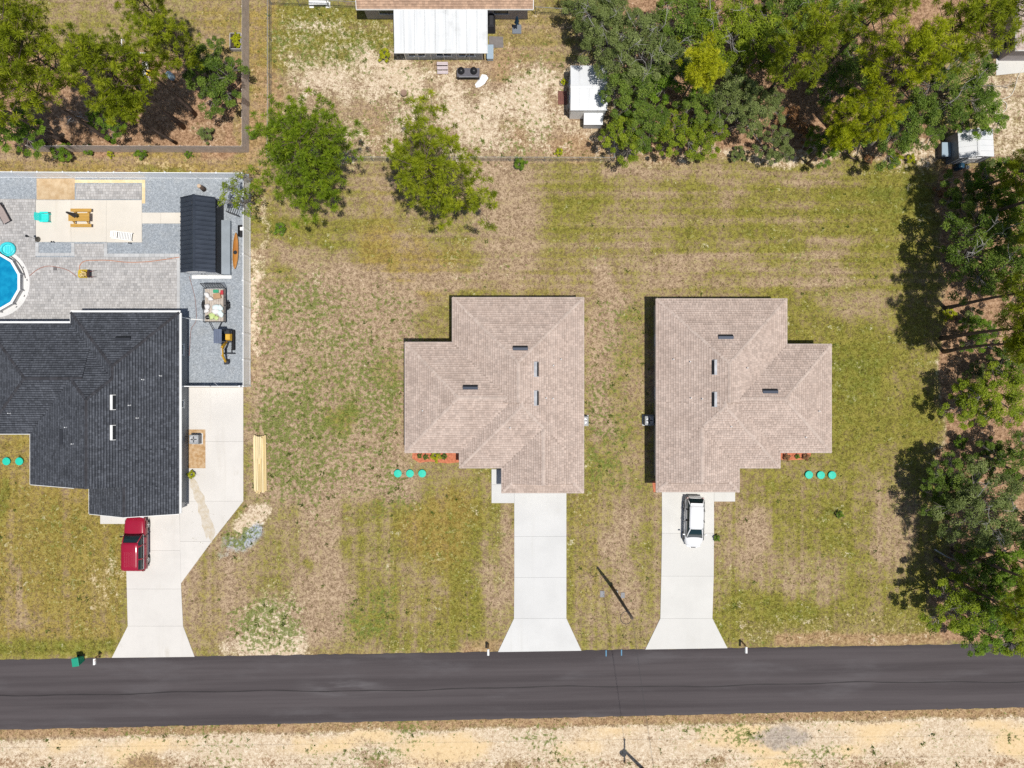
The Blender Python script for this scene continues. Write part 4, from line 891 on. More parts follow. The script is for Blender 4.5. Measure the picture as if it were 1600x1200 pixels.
m_bord = mat('border_paver', (0.47, 0.47, 0.47), (0.42, 0.42, 0.42), 1.0, rough=.9, island=.08)
m_joint = mat('paver_joint', (0.24, 0.22, 0.20), None, 3, rough=.95)
def patio():
    root = thing('patio', 'mottled grey paver patio around the pool', None); root['kind'] = 'structure'
    r = random.Random(5)
    rects = [(-110, 402, 281, 512), (-110, 311, 56, 402), (119, 288, 221, 311.5), (117, 381, 163, 401.5)]
    mb = MB(); bed = MB()
    for k, (u0, v0, u1, v1) in enumerate(rects):
        a, b = G(u0, v1), G(u1, v0); bed.box(a.x, b.x, a.y, b.y, -.02, .034+.001*k)
        y = a.y
        while y < b.y-.05:
            h = .24; x = a.x-r.random()*.3
            y1 = min(y+h, b.y)
            while x < b.x:
                w = r.choice((.16, .24, .24, .36)); x0, x1 = max(x, a.x), min(x+w, b.x)
                if x1-x0 > .05:
                    cx, cy = (x0+x1)/2*SPM+800, 600-(y+y1)/2*SPM
                    if not ((cx-(-7))**2+(cy-442)**2 < 50**2): mb.box(x0+.008, x1-.008, y+.008, y1-.008, .03, .05+r.uniform(0, .004), r.choice((0, 0, 1)))
                x += w
            y += h
    o = mb.build('pavers', m_pav, root); o['kind'] = 'stuff'; bed.build('bedding', m_joint, root)
    bo = MB()
    for u0, v0, u1, v1 in ((56, 379.5, 61, 400), (112, 379.5, 117, 400), (56, 395.5, 117, 400), (163, 379.5, 168, 401), (163, 396.5, 281, 401.5), (277, 400, 281.5, 487)):
        a, b = G(u0, v1), G(u1, v0); L = max(b.x-a.x, b.y-a.y); n = max(1, round(L/.45))
        for i in range(n):
            if b.x-a.x > b.y-a.y: bo.box(a.x+L*i/n+.006, a.x+L*(i+1)/n-.006, a.y, b.y, .03, .062)
            else: bo.box(a.x, b.x, a.y+L*i/n+.006, a.y+L*(i+1)/n-.006, .03, .066)
    o = bo.build('border_pavers', m_bord, root); o['kind'] = 'stuff'
patio()
# ------------------------------------------------------------------ pool
def pool():
    c = G(-7, 442); root = thing('swimming_pool', 'round above ground pool with bright blue water at the left edge', 'pool', c)
    wht = plain('pool_white', (0.80, 0.80, 0.79), .4); gry = mat('pool_wall', (0.42, 0.42, 0.43), (0.34, 0.34, 0.35), 2, rough=.5)
    n = 12; R = 2.72; ring = lambda r, z, ph=math.pi/12: [(r*math.cos(2*math.pi*k/n+ph), r*math.sin(2*math.pi*k/n+ph), z) for k in range(n)]
    H = .62
    def band(ra, za, rb, zb, nm, m, par):
        MB().add(ring(ra, za)+ring(rb, zb), [(k, (k+1) % n, (k+1) % n+n, k+n) for k in range(n)]).build(nm, m, par)
    for k in range(n):
        a = ring(R, .05); b = ring(R, H); MB().add([a[k], a[(k+1) % n], b[(k+1) % n], b[k]], [(0, 1, 2, 3)]).build('wall_panel', gry, root)
    for k in range(n):
        a, b, c_, d = ring(R+.06, H+.03)[k], ring(R+.06, H+.03)[(k+1) % n], ring(R-.16, H+.03)[(k+1) % n], ring(R-.16, H+.03)[k]
        lo = [(p[0], p[1], H-.03) for p in (a, b, c_, d)]
        MB().add(lo+[a, b, c_, d], [(3, 2, 1, 0), (4, 5, 6, 7), (0, 1, 5, 4), (1, 2, 6, 5), (2, 3, 7, 6), (3, 0, 4, 7)]).build('rim', wht, root)
        p = ring(R+.09, 0)[k]; MB().tube([(p[0], p[1], .04), (p[0], p[1], H)], .05, 6).build('upright', gry, root)
    m, nt, b = new_mat('pool_water'); P = wpos(nt)
    w1 = noise(nt, 1.8, 3, .6, P, seed=1); col = mixn(nt, ramp(nt, w1, .3, .7), (0.004, 0.19, 0.37), (0.010, 0.27, 0.46)); nt.links.new(col, b.inputs['Base Color'])
    b.inputs['Roughness'].default_value = .06; bumpn(nt, b, noise(nt, 3.0, 3, .6, P, seed=2), .15, .05)
    MB().add(ring(R-.02, H-.12), [tuple(range(n))]).build('water', m, root)
    lin = plain('pool_liner', (0.05, 0.30, 0.45), .5); band(R-.03, H-.3, R-.03, H-.02, 'liner', lin, root)
    base = thing('pool_base', 'pale round base ring under the blue pool', None, c); base['kind'] = 'structure'
    Rb = 3.2; N = 48; up = MB(); pts = [(Rb*math.cos(2*math.pi*k/N), Rb*math.sin(2*math.pi*k/N)) for k in range(N)]
    up.prism(pts, -.02, .075).build('concrete_ring', concrete('pool_ring', (0.66, 0.65, 0.635), .2), base)
    for a in (28, 5, -24, -48): MB().cbox((2.98*math.cos(math.radians(a)), 2.98*math.sin(math.radians(a)), .1), (.16, .05, .05), math.radians(a+90)).build('bracket', m_dk, root)
    # filter hose lying against the wall
    hs = plain('dark_hose', (0.10, 0.09, 0.09), .6)
    MB().tube([(R*1.045*math.cos(t), R*1.045*math.sin(t), .12) for t in np.linspace(.15, 1.25, 14)], .04, 6).build('filter_hose', hs, root)
pool()
def float_ring():
    c = G(14, 390); t = thing('pool_float', 'turquoise inflatable tub on the patio beside the pool', 'pool float', (c.x, c.y, .05)); m = plain('turquoise_vinyl', (0.05, 0.55, 0.60), .35, coat=.3); m2 = plain('pale_turquoise', (0.12, 0.66, 0.70), .4)
    tor = lambda r, z, q, sy=.9: [(r*math.cos(a), r*sy*math.sin(a), z) for a in np.linspace(0, 2*math.pi, 28)]
    MB().tube(tor(.62, .12, 0), .13, 8, False).build('ring', m, t, True); MB().prism([(p[0], p[1]) for p in tor(.56, 0, 0)[:-1]], .02, .06).build('floor', m2, t)
    for k in range(3): MB().cbox((-.22+.22*k, 0, .075), (.14, .7-.1*abs(k-1), .04)).build('seat_rib', m, t, bevel=.015)
float_ring()
# ------------------------------------------------------------------ furniture on the pad
m_oakw = mat('golden_timber', (0.53, 0.315, 0.075), (0.43, 0.245, 0.055), 5, rough=.6, stretch=(.3, 3, 1)); m_umb = mat('charcoal_cloth', (0.075, 0.066, 0.066), None, 3, rough=.9)
def picnic():
    c = G(132, 342.5); t = thing('picnic_table', 'golden wooden picnic table with attached benches on the concrete pad', 'picnic table', (c.x, c.y, .10))
    for k in range(5): MB().box(-.95, .95, -.36+.146*k, -.36+.146*k+.138, .72, .76).build('table_plank', m_oakw, t)
    for s in (-1, 1):
        for k in range(2): MB().box(-.95, .95, s*.70-.14+.145*k, s*.70-.14+.145*k+.137, .42, .46).build('bench_plank', m_oakw, t)
        for x in (-.62, .62): MB().tube([(x, s*.30, .70), (x, s*.62, .02)], .045, 4).build('leg', m_oakw, t)
    for x in (-.62, .62): MB().box(x-.045, x+.045, -.78, .78, .34, .415).build('bench_beam', m_oakw, t); MB().box(x-.05, x+.05, -.36, .36, .66, .715).build('table_beam', m_oakw, t)
    u = thing('closed_umbrella', 'furled charcoal parasol standing in the picnic table', 'umbrella', (c.x-.05, c.y+.02, .10))
    MB().tube([(0, 0, 0), (0, 0, 2.55)], .022, 8).build('pole', m_dk, u)
    cl = MB(); N = 12; prof = [(.05, 2.5), (.09, 2.3), (.12, 1.9), (.16, 1.5), (.21, 1.25)]
    vs = []
    for r_, z in prof:
        for j in range(N): a = 2*math.pi*j/N; rr = r_*(1.18 if j % 2 else .72); vs.append((rr*math.cos(a), rr*math.sin(a), z))
    cl.add(vs, [(i*N+j, i*N+(j+1) % N, (i+1)*N+(j+1) % N, (i+1)*N+j) for i in range(len(prof)-1) for j in range(N)]+[tuple(range(N))]).build('folded_canopy', m_umb, u)
    MB().tube([(.1*math.cos(a), .1*math.sin(a), 1.75) for a in np.linspace(0, 6.28, 10)], .012, 4).build('tie_strap', m_umb, u)
picnic()
def adirondack():
    c = G(75.5, 341.5); t = thing('garden_chair', 'turquoise slatted garden chair at the left of the pad', 'chair', (c.x, c.y, .10)); m = plain('turquoise_paint', (0.03, 0.62, 0.57), .5)
    for k in range(5): MB().cbox((-.02+.0, -.26+.13*k, .36), (.56, .12, .025), ry=.14).build('seat_slat', m, t)
    for k in range(6): MB().cbox((-.44, -.30+.12*k, .66), (.025, .11, .75-.05*abs(k-2.5)), ry=-.5).build('back_slat', m, t)
    for s in (-1, 1):
        MB().box(-.36, .40, s*.40-.07, s*.40+.07, .55, .575).build('armrest', m, t); MB().box(.28, .36, s*.36-.03, s*.36+.03, 0, .55).build('front_leg', m, t); MB().cbox((-.1, s*.34, .2), (.9, .03, .11), ry=.35).build('rear_leg', m, t)
    MB().box(.30, .335, -.33, .33, .26, .40).build('front_apron', m, t)
adirondack()
def chaise(name, label, u, v, rz, m, m2, slats):
    c = G(u, v); t = thing(name, label, 'lounger', (c.x, c.y, .06), rz)
    for s in (-1, 1): MB().box(-.95, .95, s*.33-.03, s*.33+.03, .26, .33).build('side_rail', m, t)
    for x in (-.75, .7):
        for s in (-1, 1): MB().box(x-.04, x+.04, s*.33-.04, s*.33+.04, 0, .27).build('leg', m, t)
    if slats:
        for k in range(9): MB().box(-.9+.145*k, -.9+.145*k+.10, -.29, .29, .30, .325).build('seat_slat', m2, t)
        for k in range(4): MB().cbox((.50+.13*k, 0, .36+.06*k), (.09, .58, .025), ry=-.42).build('back_slat', m2, t)
    else:
        MB().box(-.93, .30, -.30, .30, .315, .335).build('seat_sling', m2, t); MB().cbox((.62, 0, .44), (.7, .60, .02), ry=-.36).build('back_sling', m2, t); MB().tube([(.30, -.33, .33), (.95, -.33, .58), (.95, .33, .58), (.30, .33, .33)], .025, 6).build('back_frame', m, t)
chaise('sun_lounger', 'white plastic lounger at the lower right of the concrete pad', 194, 369.5, math.radians(173), plain('white_lounger', (0.80, 0.79, 0.76), .4), plain('white_lounger', (0.80, 0.79, 0.76), .4), True)
chaise('sun_lounger', 'taupe sling lounger with dark frame at the left edge of the patio', 8, 335, math.radians(118), plain('dark_frame', (0.06, 0.05, 0.05), .5), mat('taupe_sling', (0.34, 0.28, 0.26), None, 8, rough=.9), False)
chaise('sun_lounger', 'taupe lounger cut by the left edge of the picture', -12, 352, math.radians(118), plain('dark_frame', (0.06, 0.05, 0.05), .5), mat('taupe_sling', (0.34, 0.28, 0.26), None, 8, rough=.9), False)
for u, v, h, lab in ((60.5, 374.5, 1.35, 'tallest black garden torch at the pad corner nearest the pool'), (86.5, 379.5, .35, 'short black path light on the left gravel bed'), (206.5, 381.5, .35, 'short black path light on the right gravel bed')):
    c = G(u, v); t = thing('garden_light', lab, 'light', (c.x, c.y, .05), group='black garden lights')
    MB().tube([(0, 0, 0), (0, 0, h)], .018, 6).build('stake', m_dk, t); k = 1.0 if h > 1 else .6
    if h > 1: MB().lathe([(.03, 0), (.24, .02), (.26, .10), (.10, .16), (.05, .25)], (0, 0, 0), 10).build('weighted_base', mat('dark_bronze', (0.07, .062, .05), None, 3, rough=.7), t)
    MB().lathe([(.03*k, h-.02), (.09*k, h+.05), (.10*k, h+.2*k+.03), (.13*k, h+.22*k+.03), (.02, h+.30*k+.03)], (0, 0, 0), 10).build('lamp_head', m_dk, t)
def wheelbarrow():
    c = G(141, 429.5); t = thing('wheelbarrow', 'yellow wheelbarrow carrying timber offcuts on the patio', 'wheelbarrow', (c.x, c.y, .05)); y = plain('barrow_yellow', (0.55, 0.40, 0.04), .45); rd = plain('handle_red', (0.20, 0.05, 0.04), .6)
    def tray(r0, r1, z0, z1):
        o = [(-.72, -.24), (-.60, -.38), (.12, -.38), (.24, -.30), (.24, .30), (.12, .38), (-.60, .38), (-.72, .24)]; n = 8
        return MB().add([(x*r0-.05*(1-r0), yy*r0, z0) for x, yy in o]+[(x*r1, yy*r1, z1) for x, yy in o]+[(x*r1*.93-.02, yy*r1*.9, z1-.01) for x, yy in o]+[(x*r0*.95-.05*(1-r0), yy*r0*.9, z0+.03) for x, yy in o],
                        [(k+8*a, (k+1) % n+8*a, (k+1) % n+8*(a+1), k+8*(a+1)) for k in range(n) for a in range(3)]+[tuple(range(24, 32)), tuple(reversed(range(8)))])
    tray(.62, 1.0, .32, .62).build('tray', y, t)
    MB().lathe([(.08, -.04), (.19, -.04), (.2, 0), (.19, .04), (.08, .04)], (-.72, 0, .2), 14, axis='Y').build('wheel', m_dk, t)
    for s in (-1, 1):
        MB().tube([(-.72, s*.06, .2), (.1, s*.24, .36), (.72, s*.28, .58)], .024, 6).build('handle', rd, t); MB().tube([(.15, s*.24, .38), (.22, s*.26, .0)], .02, 5).build('leg', m_dk, t)
    MB().cbox((.20, 0, .60), (.16, .66, .10)).build('tray_back', plain('dark_maroon', (.05, .025, .025), .6), t)
    r = random.Random(4)
    for k in range(9): o = MB().cbox((-.28+r.uniform(-.16, .16), r.uniform(-.18, .18), .52+.028*k), (r.uniform(.3, .6), .09, .03), r.uniform(-.9, .9)).build('timber_offcut', mat('offcut', (.62, .48, .22), (.42, .3, .13), 5, rough=.8), t)
wheelbarrow()
def hose(name, pts, r, m, label, z=.075):
    P = [G(u, v) for u, v in pts]; Q = []
    for i in range(len(P)-1):
        p0, p1, p2, p3 = P[max(i-1, 0)], P[i], P[i+1], P[min(i+2, len(P)-1)]
        for k in range(6):
            t = k/6; q = .5*((2*p1)+(p2-p0)*t+(2*p0-5*p1+4*p2-p3)*t*t+(3*p1-p0-3*p2+p3)*t**3); Q.append((q.x, q.y, z))
    Q.append((P[-1].x, P[-1].y, z)); o = MB().tube(Q, r, 5).build(name, m, smooth=True); return tag(o, label, 'cord')
m_org = plain('orange_cord', (0.50, 0.20, 0.10), .6)
hose('extension_cord', [(281, 402), (262, 405), (232, 409), (200, 410), (170, 407), (150, 407), (134, 408), (126, 414), (125, 424)], .03, m_org, 'orange extension cord snaking from the shed across the patio')
hose('extension_cord', [(47, 431), (60, 421), (75, 416), (92, 418), (108, 423), (120, 432)], .026, plain('reddish_cord', (.36, .15, .11), .6), 'reddish cord running from the pool to the wheelbarrow')
hose('air_hose', [(296, 432), (300, 446), (305, 466), (307, 490), (306, 503), (299, 515), (297, 540), (296, 556)], .022, plain('brown_hose', (.26, .14, .12), .6), 'thin brown hose lying on the gravel beside the trailer', .045)
c = G(87, 420); tag(MB().prism([(-.17, -.15), (.17, -.15), (.17, .15), (-.17, .15)], 0, .05).build('drain_cover', plain('drain_grey', (.14, .13, .13), .6), loc=(c.x, c.y, .04)), 'small dark square cover set in the patio pavers', 'drain cover')
# ------------------------------------------------------------------ fences
m_vin = mat('white_vinyl', (0.88, 0.89, 0.90), (0.84, 0.85, 0.86), .8, rough=.3)
def vinyl_fence():
    root = thing('vinyl_fence', 'white vinyl privacy fence around the gravel yard', 'fence', G(389, 272)); o = root.location.copy()
    def run(p, q, n):
        P, Q = G(*p)-o, G(*q)-o; d = (Q-P); L = d.length; a = math.atan2(d.y, d.x)
        for k in range(n+1):
            c = P+d*k/n; po = MB().cbox((c.x, c.y, .93), (.127, .127, 1.86), a).build('post', m_vin, root); MB().lathe([(.10, 1.86), (.10, 1.89), (.01, 1.95)], (c.x, c.y, 0), 4).build('post_cap', m_vin, po)
        for k in range(n):
            A = P+d*(k/n); B = P+d*((k+1)/n); m = (A+B)/2; w = L/n-.13
            pn = MB().cbox((m.x, m.y, .93), (w, .022, 1.6), a).build('panel', m_vin, root)
            for z in (.12, 1.74): MB().cbox((m.x, m.y, z), (w, .05, .14), a).build('rail', m_vin, pn)
    run((-115, 277), (389.5, 279.5), 13); run((391.5, 282), (391.5, 603), 8)
    A, B = G(296, 603.5)-o, G(386, 603.5)-o; n = 2
    for k in range(n):
        x0 = A.x+(B.x-A.x)*k/n; x1 = A.x+(B.x-A.x)*(k+1)/n
        g = MB().box(x0+.05, x1-.05, A.y-.012, A.y+.012, .12, 1.7).build('gate_leaf', m_vin, root)
        for z in (.14, .9, 1.66): MB().box(x0+.04, x1-.04, A.y-.03, A.y+.03, z-.05, z+.05).build('rail', m_vin, g)
        MB().cbox((x1-.2 if k == 0 else x0+.2, A.y+.05, 1.0), (.12, .05, .05)).build('latch', m_dk, g)
    for x in (A.x, B.x): MB().cbox((x, A.y, .93), (.13, .13, 1.86)).build('post', m_vin, root)
vinyl_fence()
m_ced = mat('weathered_wood', (0.60, 0.50, 0.43), (0.47, 0.39, 0.335), 2.5, rough=.9, dirt=.25, dirtc=(.30, .24, .2))
def wood_fence():
    root = thing('wooden_fence', 'weathered wooden privacy fence enclosing the upper left yard', 'fence', G(387, 237)); o = root.location.copy()
    me = MB().box(-.068, .068, -.011, .011, .04, 1.80).mesh('picket', m_ced)
    def run(p, q):
        P, Q = G(*p)-o, G(*q)-o; d = Q-P; L = d.length; n = int(L/.152); a = math.atan2(d.y, d.x); r = random.Random(2)
        for k in range(n):
            c = P+d*((k+.5)/n); pk = place(me, 'picket', root, (c.x, c.y, r.uniform(-.02, .02)), a+r.uniform(-.03, .03))
        nb = max(1, int(L/2.44)); nrm = Vector((-d.y, d.x, 0)).normalized()*.06
        for k in range(nb+1): c = P+d*(k/nb)+nrm; MB().cbox((c.x, c.y, .85), (.09, .09, 1.7), a).build('post', m_ced, root)
        for z in (.35, 1.5):
            c = (P+Q)/2+nrm*.55; MB().cbox((c.x, c.y, z), (L, .04, .09), a).build('rail', m_ced, root)
    run((60, 237.5), (388, 238.5)); run((389.5, 237), (389.5, -60))
wood_fence()
m_galv = mat('galvanised_steel', (0.42, 0.42, 0.41), None, 5, rough=.5, metal=.5)
def chain_fence(pts, label, h=1.25):
    root = thing('chain_link_fence', label, 'fence', G(*pts[0])); o = root.location.copy()
    for i in range(len(pts)-1):
        P, Q = G(*pts[i])-o, G(*pts[i+1])-o; d = Q-P; L = d.length; n = max(1, round(L/3.0))
        for k in range(n+(1 if i == len(pts)-2 else 0)): c = P+d*(k/n); MB().tube([(c.x, c.y, 0), (c.x, c.y, h+.04)], .035, 7).build('post', m_galv, root)
        MB().tube([(P.x, P.y, h), (Q.x, Q.y, h)], .025, 6).build('top_rail', m_galv, root)
        mb = MB(); N = int(L/.16); u = d/L; w = .0028
        for k in range(-int(h/.16), N):
            for s in (1, -1):
                a0 = k*.16; z0, z1 = .05, h; a1 = a0+(z1-z0)
                if s < 0: a0, a1 = a1, a0
                def cl(a): return min(max(a, 0), L)
                A0, A1 = cl(a0), cl(a1)
                if abs(A1-A0) < .01: continue
                Z0 = z0+(A0-a0)/(a1-a0)*(z1-z0); Z1 = z0+(A1-a0)/(a1-a0)*(z1-z0)
                p, q = P+u*A0, P+u*A1; nn = Vector((-u.y, u.x, 0))*w
                mb.add([(p.x+nn.x, p.y+nn.y, Z0), (p.x-nn.x, p.y-nn.y, Z0), (q.x-nn.x, q.y-nn.y, Z1), (q.x+nn.x, q.y+nn.y, Z1), (p.x, p.y, Z0+w*2), (q.x, q.y, Z1+w*2)], [(0, 1, 2, 3), (0, 3, 5, 4), (1, 4, 5, 2)])
        mo = mb.build('wire_mesh', m_galv, root); mo['kind'] = 'stuff'
chain_fence([(425, 6), (425, 180), (424, 252)], 'chain link fence left of the sandy back yard')
chain_fence([(424, 252), (690, 252), (958, 252.5)], 'long chain link fence along the back of the lawn')
chain_fence([(957.5, 251), (957.5, 60)], 'chain link fence between the white shed and the woods')
chain_fence([(425, 8), (560, 14)], 'short chain link fence joining the brown roofed house')
chain_fence([(836, 22), (898, 26)], 'short chain link fence at the top between house and woods')

# ------------------------------------------------------------------ sheds and neighbouring buildings
m_navm = mat('navy_metal', (0.060, 0.072, 0.096), (0.048, 0.058, 0.078), 1.0, rough=.36, metal=.5); m_wsd = mat('white_siding', (0.74, 0.74, 0.73), (0.68, 0.68, 0.67), 1.0, rough=.6)
def gable_shed(name, label, x0, x1, y0, y1, ev, rise, axis, m_roof, m_wall, npan, oh=.12, rz=0, rib=.06, front=None, m_side=None):
    cx, cy = (x0+x1)/2, (y0+y1)/2; t = thing(name, label, 'shed', (cx, cy, 0), rz); a, b = (x1-x0)/2, (y1-y0)/2
    if axis == 'X': L, Wd = a, b
    else: L, Wd = b, a
    sw = (lambda x, y, z: (x, y, z)) if axis == 'X' else (lambda x, y, z: (-y, x, z))
    # local frame: ridge along x, slopes to +-y
    for s in (-1, 1):
        q = [sw(-L, s*Wd, 0), sw(L, s*Wd, 0), sw(L, s*Wd, ev), sw(-L, s*Wd, ev)]; o = [sw(-L, s*(Wd-.06), 0), sw(L, s*(Wd-.06), 0), sw(L, s*(Wd-.06), ev), sw(-L, s*(Wd-.06), ev)]
        MB().add(q+o, [(0, 1, 2, 3), (7, 6, 5, 4), (3, 2, 6, 7), (0, 3, 7, 4), (1, 5, 6, 2)]).build('side_wall', m_side or m_wall, t)
        w = [sw(s*L, -Wd+.004, 0), sw(s*L, Wd-.004, 0), sw(s*L, Wd-.004, ev), sw(s*L, 0, ev+rise), sw(s*L, -Wd+.004, ev)]; w2 = [sw(s*(L-.06), -Wd+.004, 0), sw(s*(L-.06), Wd-.004, 0), sw(s*(L-.06), Wd-.004, ev), sw(s*(L-.06), 0, ev+rise), sw(s*(L-.06), -Wd+.004, ev)]
        MB().add(w+w2, [(0, 1, 2, 3, 4), (9, 8, 7, 6, 5), (0, 5, 6, 1), (1, 6, 7, 2), (4, 9, 5, 0)]).build('end_wall', (front or m_wall), t)
        pw = 2*(L+oh)/npan; k_ = rise/Wd
        for k in range(npan):
            xa = -L-oh+pw*k; xb = xa+pw; ye = s*(Wd+oh); ze = ev-oh*k_+.03; zr = ev+rise+.03; r_ = min(.07, pw*.17)
            prof = [(xa+.004, 0), (xb-r_*2, 0), (xb-r_*1.5, rib), (xb-r_*.5, rib), (xb-.004, 0)]; n = len(prof)
            V = [sw(x, ye, ze+h) for x, h in prof]+[sw(x, 0, zr+h) for x, h in prof]+[sw(prof[0][0], ye, ze-.025), sw(prof[-1][0], ye, ze-.025), sw(prof[0][0], 0, zr-.025), sw(prof[-1][0], 0, zr-.025)]
            F = [(i, i+1, n+i+1, n+i) for i in range(n-1)]+[(2*n, 2*n+1, 2*n+3, 2*n+2), (0, 2*n, 2*n+1, n-1)]
            if (s > 0) == (axis in 'XY'): F = [tuple(reversed(f)) for f in F]
            MB().add(V, F).build('roof_panel', m_roof, t)
    rp = [sw(-L-oh-.02, -.14, ev+rise-.14*rise/Wd+.075), sw(-L-oh-.02, 0, ev+rise+.085), sw(-L-oh-.02, .14, ev+rise-.14*rise/Wd+.075)]; rq = [sw(L+oh+.02, -.14, ev+rise-.14*rise/Wd+.075), sw(L+oh+.02, 0, ev+rise+.085), sw(L+oh+.02, .14, ev+rise-.14*rise/Wd+.075)]
    MB().add(rp+rq, [(0, 1, 4, 3), (1, 2, 5, 4)]).build('ridge_cap', m_roof, t)
    return t, L, Wd
def dark_shed():
    a, b = G(300.5, 430), G(350, 319); t, L, Wd = gable_shed('shed', 'long dark metal roofed shed beside the gravel yard', a.x, b.x, a.y, b.y, 2.15, .85, 'Y', m_navm, mat('dark_siding', (0.030, 0.033, 0.040), None, 1.5, rough=.6), 16, .10, front=m_wsd, rib=.09)
    for x in (-.55, .55): d = MB().box(x-.5, x+.5, -L-.03, -L-.005, .08, 2.0).build('door', m_wsd, t); MB().cbox((x-.4 if x > 0 else x+.4, -L-.06, 1.0), (.05, .05, .14)).build('handle', m_dk, d)
    # low grey lean-to on the fence side
    lt = mat('grey_lean_to', (0.25, 0.285, 0.32), (0.21, 0.24, 0.27), 1, rough=.5)
    MB().add([(Wd+.01, -L, 0), (Wd+.72, -L, 0), (Wd+.72, -L, .42), (Wd+.01, -L, .62), (Wd+.01, L-1.6, 0), (Wd+.72, L-1.6, 0), (Wd+.72, L-1.6, .42), (Wd+.01, L-1.6, .62)], [(0, 1, 2, 3), (7, 6, 5, 4), (3, 2, 6, 7), (1, 5, 6, 2)]).build('lean_to', lt, t)
    MB().box(-Wd, Wd+.72, -L-.32, -L-.04, 0, .10).build('door_step', m_trim, t)
dark_shed()
m_wmet = mat('white_metal', (0.67, 0.68, 0.69), (0.62, 0.63, 0.645), .5, rough=.5, dirt=.2, dirtc=(.45, .44, .42))
def white_shed():
    a, b = G(889.5, 186), G(942.5, 121); t, L, Wd = gable_shed('shed', 'white metal shed with low gable roof beside the woods', a.x, b.x, a.y, b.y, 2.25, .28, 'X', m_wmet, m_wsd, 4, .08, rib=.012)
    p, q = G(911, 201), G(938.5, 187.5); bx = MB(); ox, oy = t.location.x, t.location.y
    X0, X1, Y0, Y1 = p.x-ox, q.x-ox, p.y-oy, -Wd-.004
    MB().box(X0, X1, Y0, Y1, 0, 1.10).build('lean_to', mat('grey_box', (.45, .46, .47), None, 1, rough=.5), t); MB().add([(X0-.05, Y0-.06, 1.13), (X1+.05, Y0-.06, 1.13), (X1+.05, Y1, 1.42), (X0-.05, Y1, 1.42), (X0-.05, Y0-.06, 1.10), (X1+.05, Y0-.06, 1.10), (X1+.05, Y1, 1.10), (X0-.05, Y1, 1.10)], [(0, 1, 2, 3), (4, 5, 1, 0), (4, 0, 3, 7), (5, 6, 2, 1), (7, 6, 5, 4)]).build('lean_to_roof', m_wmet, t)
    for yy in (.9, -.5): window(t, -L, yy, 1.1, .5, .6, (-1, 0))
    door(t, -L, .2, .8, 1.9, (-1, 0), m_wsd, 2)
white_shed()
m_brk = mat('old_brick', (0.23, 0.10, 0.075), (0.17, 0.075, 0.06), 2, rough=.9, island=.0)
def brick_step():
    c = G(879, 153); t = thing('brick_landing', 'small red brick landing left of the white shed', 'landing', (c.x, c.y, 0)); me = MB().box(-.095, .095, -.045, .045, 0, .07).mesh('brick', m_brk)
    for i in range(4):
        for j in range(12): place(me, 'brick', t, (-.32+.21*i, -.57+.104*j, 0))
brick_step()
c = G(879, 131); t = thing('planter_box', 'wooden planter with yellow green plant beside the white shed', 'planter', (c.x, c.y, 0)); 
for s in (-1, 1): MB().box(-.2, .2, s*.18-.02, s*.18+.02, 0, .35).build('side_board', m_ced, t); MB().box(s*.2-.02, s*.2+.02, -.16, .16, 0, .35).build('end_board', m_ced, t)
MB().box(-.18, .18, -.16, .16, 0, .28).build('soil', mat('dark_soil', (.06, .045, .035), None, 8, rough=1), t); cr = place(SHRUB[0][1], 'foliage', t, (.1, 0, .2), 0, (.45, .45, .45)); cr.material_slots[0].link = 'OBJECT'; cr.material_slots[0].material = L_yel
def grey_shed():
    m_r = mat('pale_metal_roof', (0.64, 0.64, 0.645), (0.58, 0.59, 0.60), .6, rough=.4, dirt=.2, dirtc=(.4, .38, .36)); m_w = mat('slate_siding', (0.19, 0.205, 0.235), None, 1.5, rough=.5, metal=.2)
    a, b = G(1477, 256), G(1528, 216); t, L, Wd = gable_shed('shed', 'grey metal shed with pale roof at the right lawn corner', a.x, b.x, a.y, b.y, 2.0, .38, 'Y', m_r, m_w, 5, .06, rz=math.radians(3), rib=.02)
    for k in range(6): MB().box(-Wd+.08+k*.5, -Wd+.08+k*.5+.10, -L-.03, -L-.004, .1, 1.95).build('wall_rib', m_r, t)
    door(t, 0, -L-.03, 1.2, 1.7, (0, -1), m_r, 2)
    c = G(1470, 238); u = thing('storage_tub', 'small blue grey storage box at the left wall of the grey shed', 'box', (c.x, c.y, 0)); MB().box(-.38, .38, -.62, .62, 0, .75).build('bin', plain('dark_grey_plastic', (.08, .08, .09), .5), u, bevel=.03); MB().box(-.40, .42, -.65, .65, .75, .84).build('lid', plain('blue_grey_plastic', (.30, .38, .45), .4), u, bevel=.03)
    c = G(1494, 263); u = thing('plastic_barrel', 'dark blue barrel standing below the grey shed', 'barrel', (c.x, c.y, 0)); MB().lathe([(.26, 0), (.29, .1), (.30, .45), (.29, .8), (.26, .88), (.05, .89)], (0, 0, 0), 16).build('body', plain('barrel_blue', (.02, .06, .10), .35), u, True); MB().tube([(.3*math.cos(x), .3*math.sin(x), .6) for x in np.linspace(0, 6.28, 17)], .015, 4).build('hoop', m_dk, u)
    c = G(1508, 263); u = thing('white_bucket', 'white bucket beside the dark blue barrel', 'bucket', (c.x, c.y, 0)); MB().lathe([(.13, 0), (.16, .36), (.17, .38), (.14, .37), (.12, .05)], (0, 0, 0), 14).build('pail', m_pvc, u, True); MB().tube([(.16*math.cos(x), .02, .36+.12*math.sin(x)) for x in np.linspace(0, math.pi, 9)], .008, 4).build('handle', m_fl, u)
grey_shed()
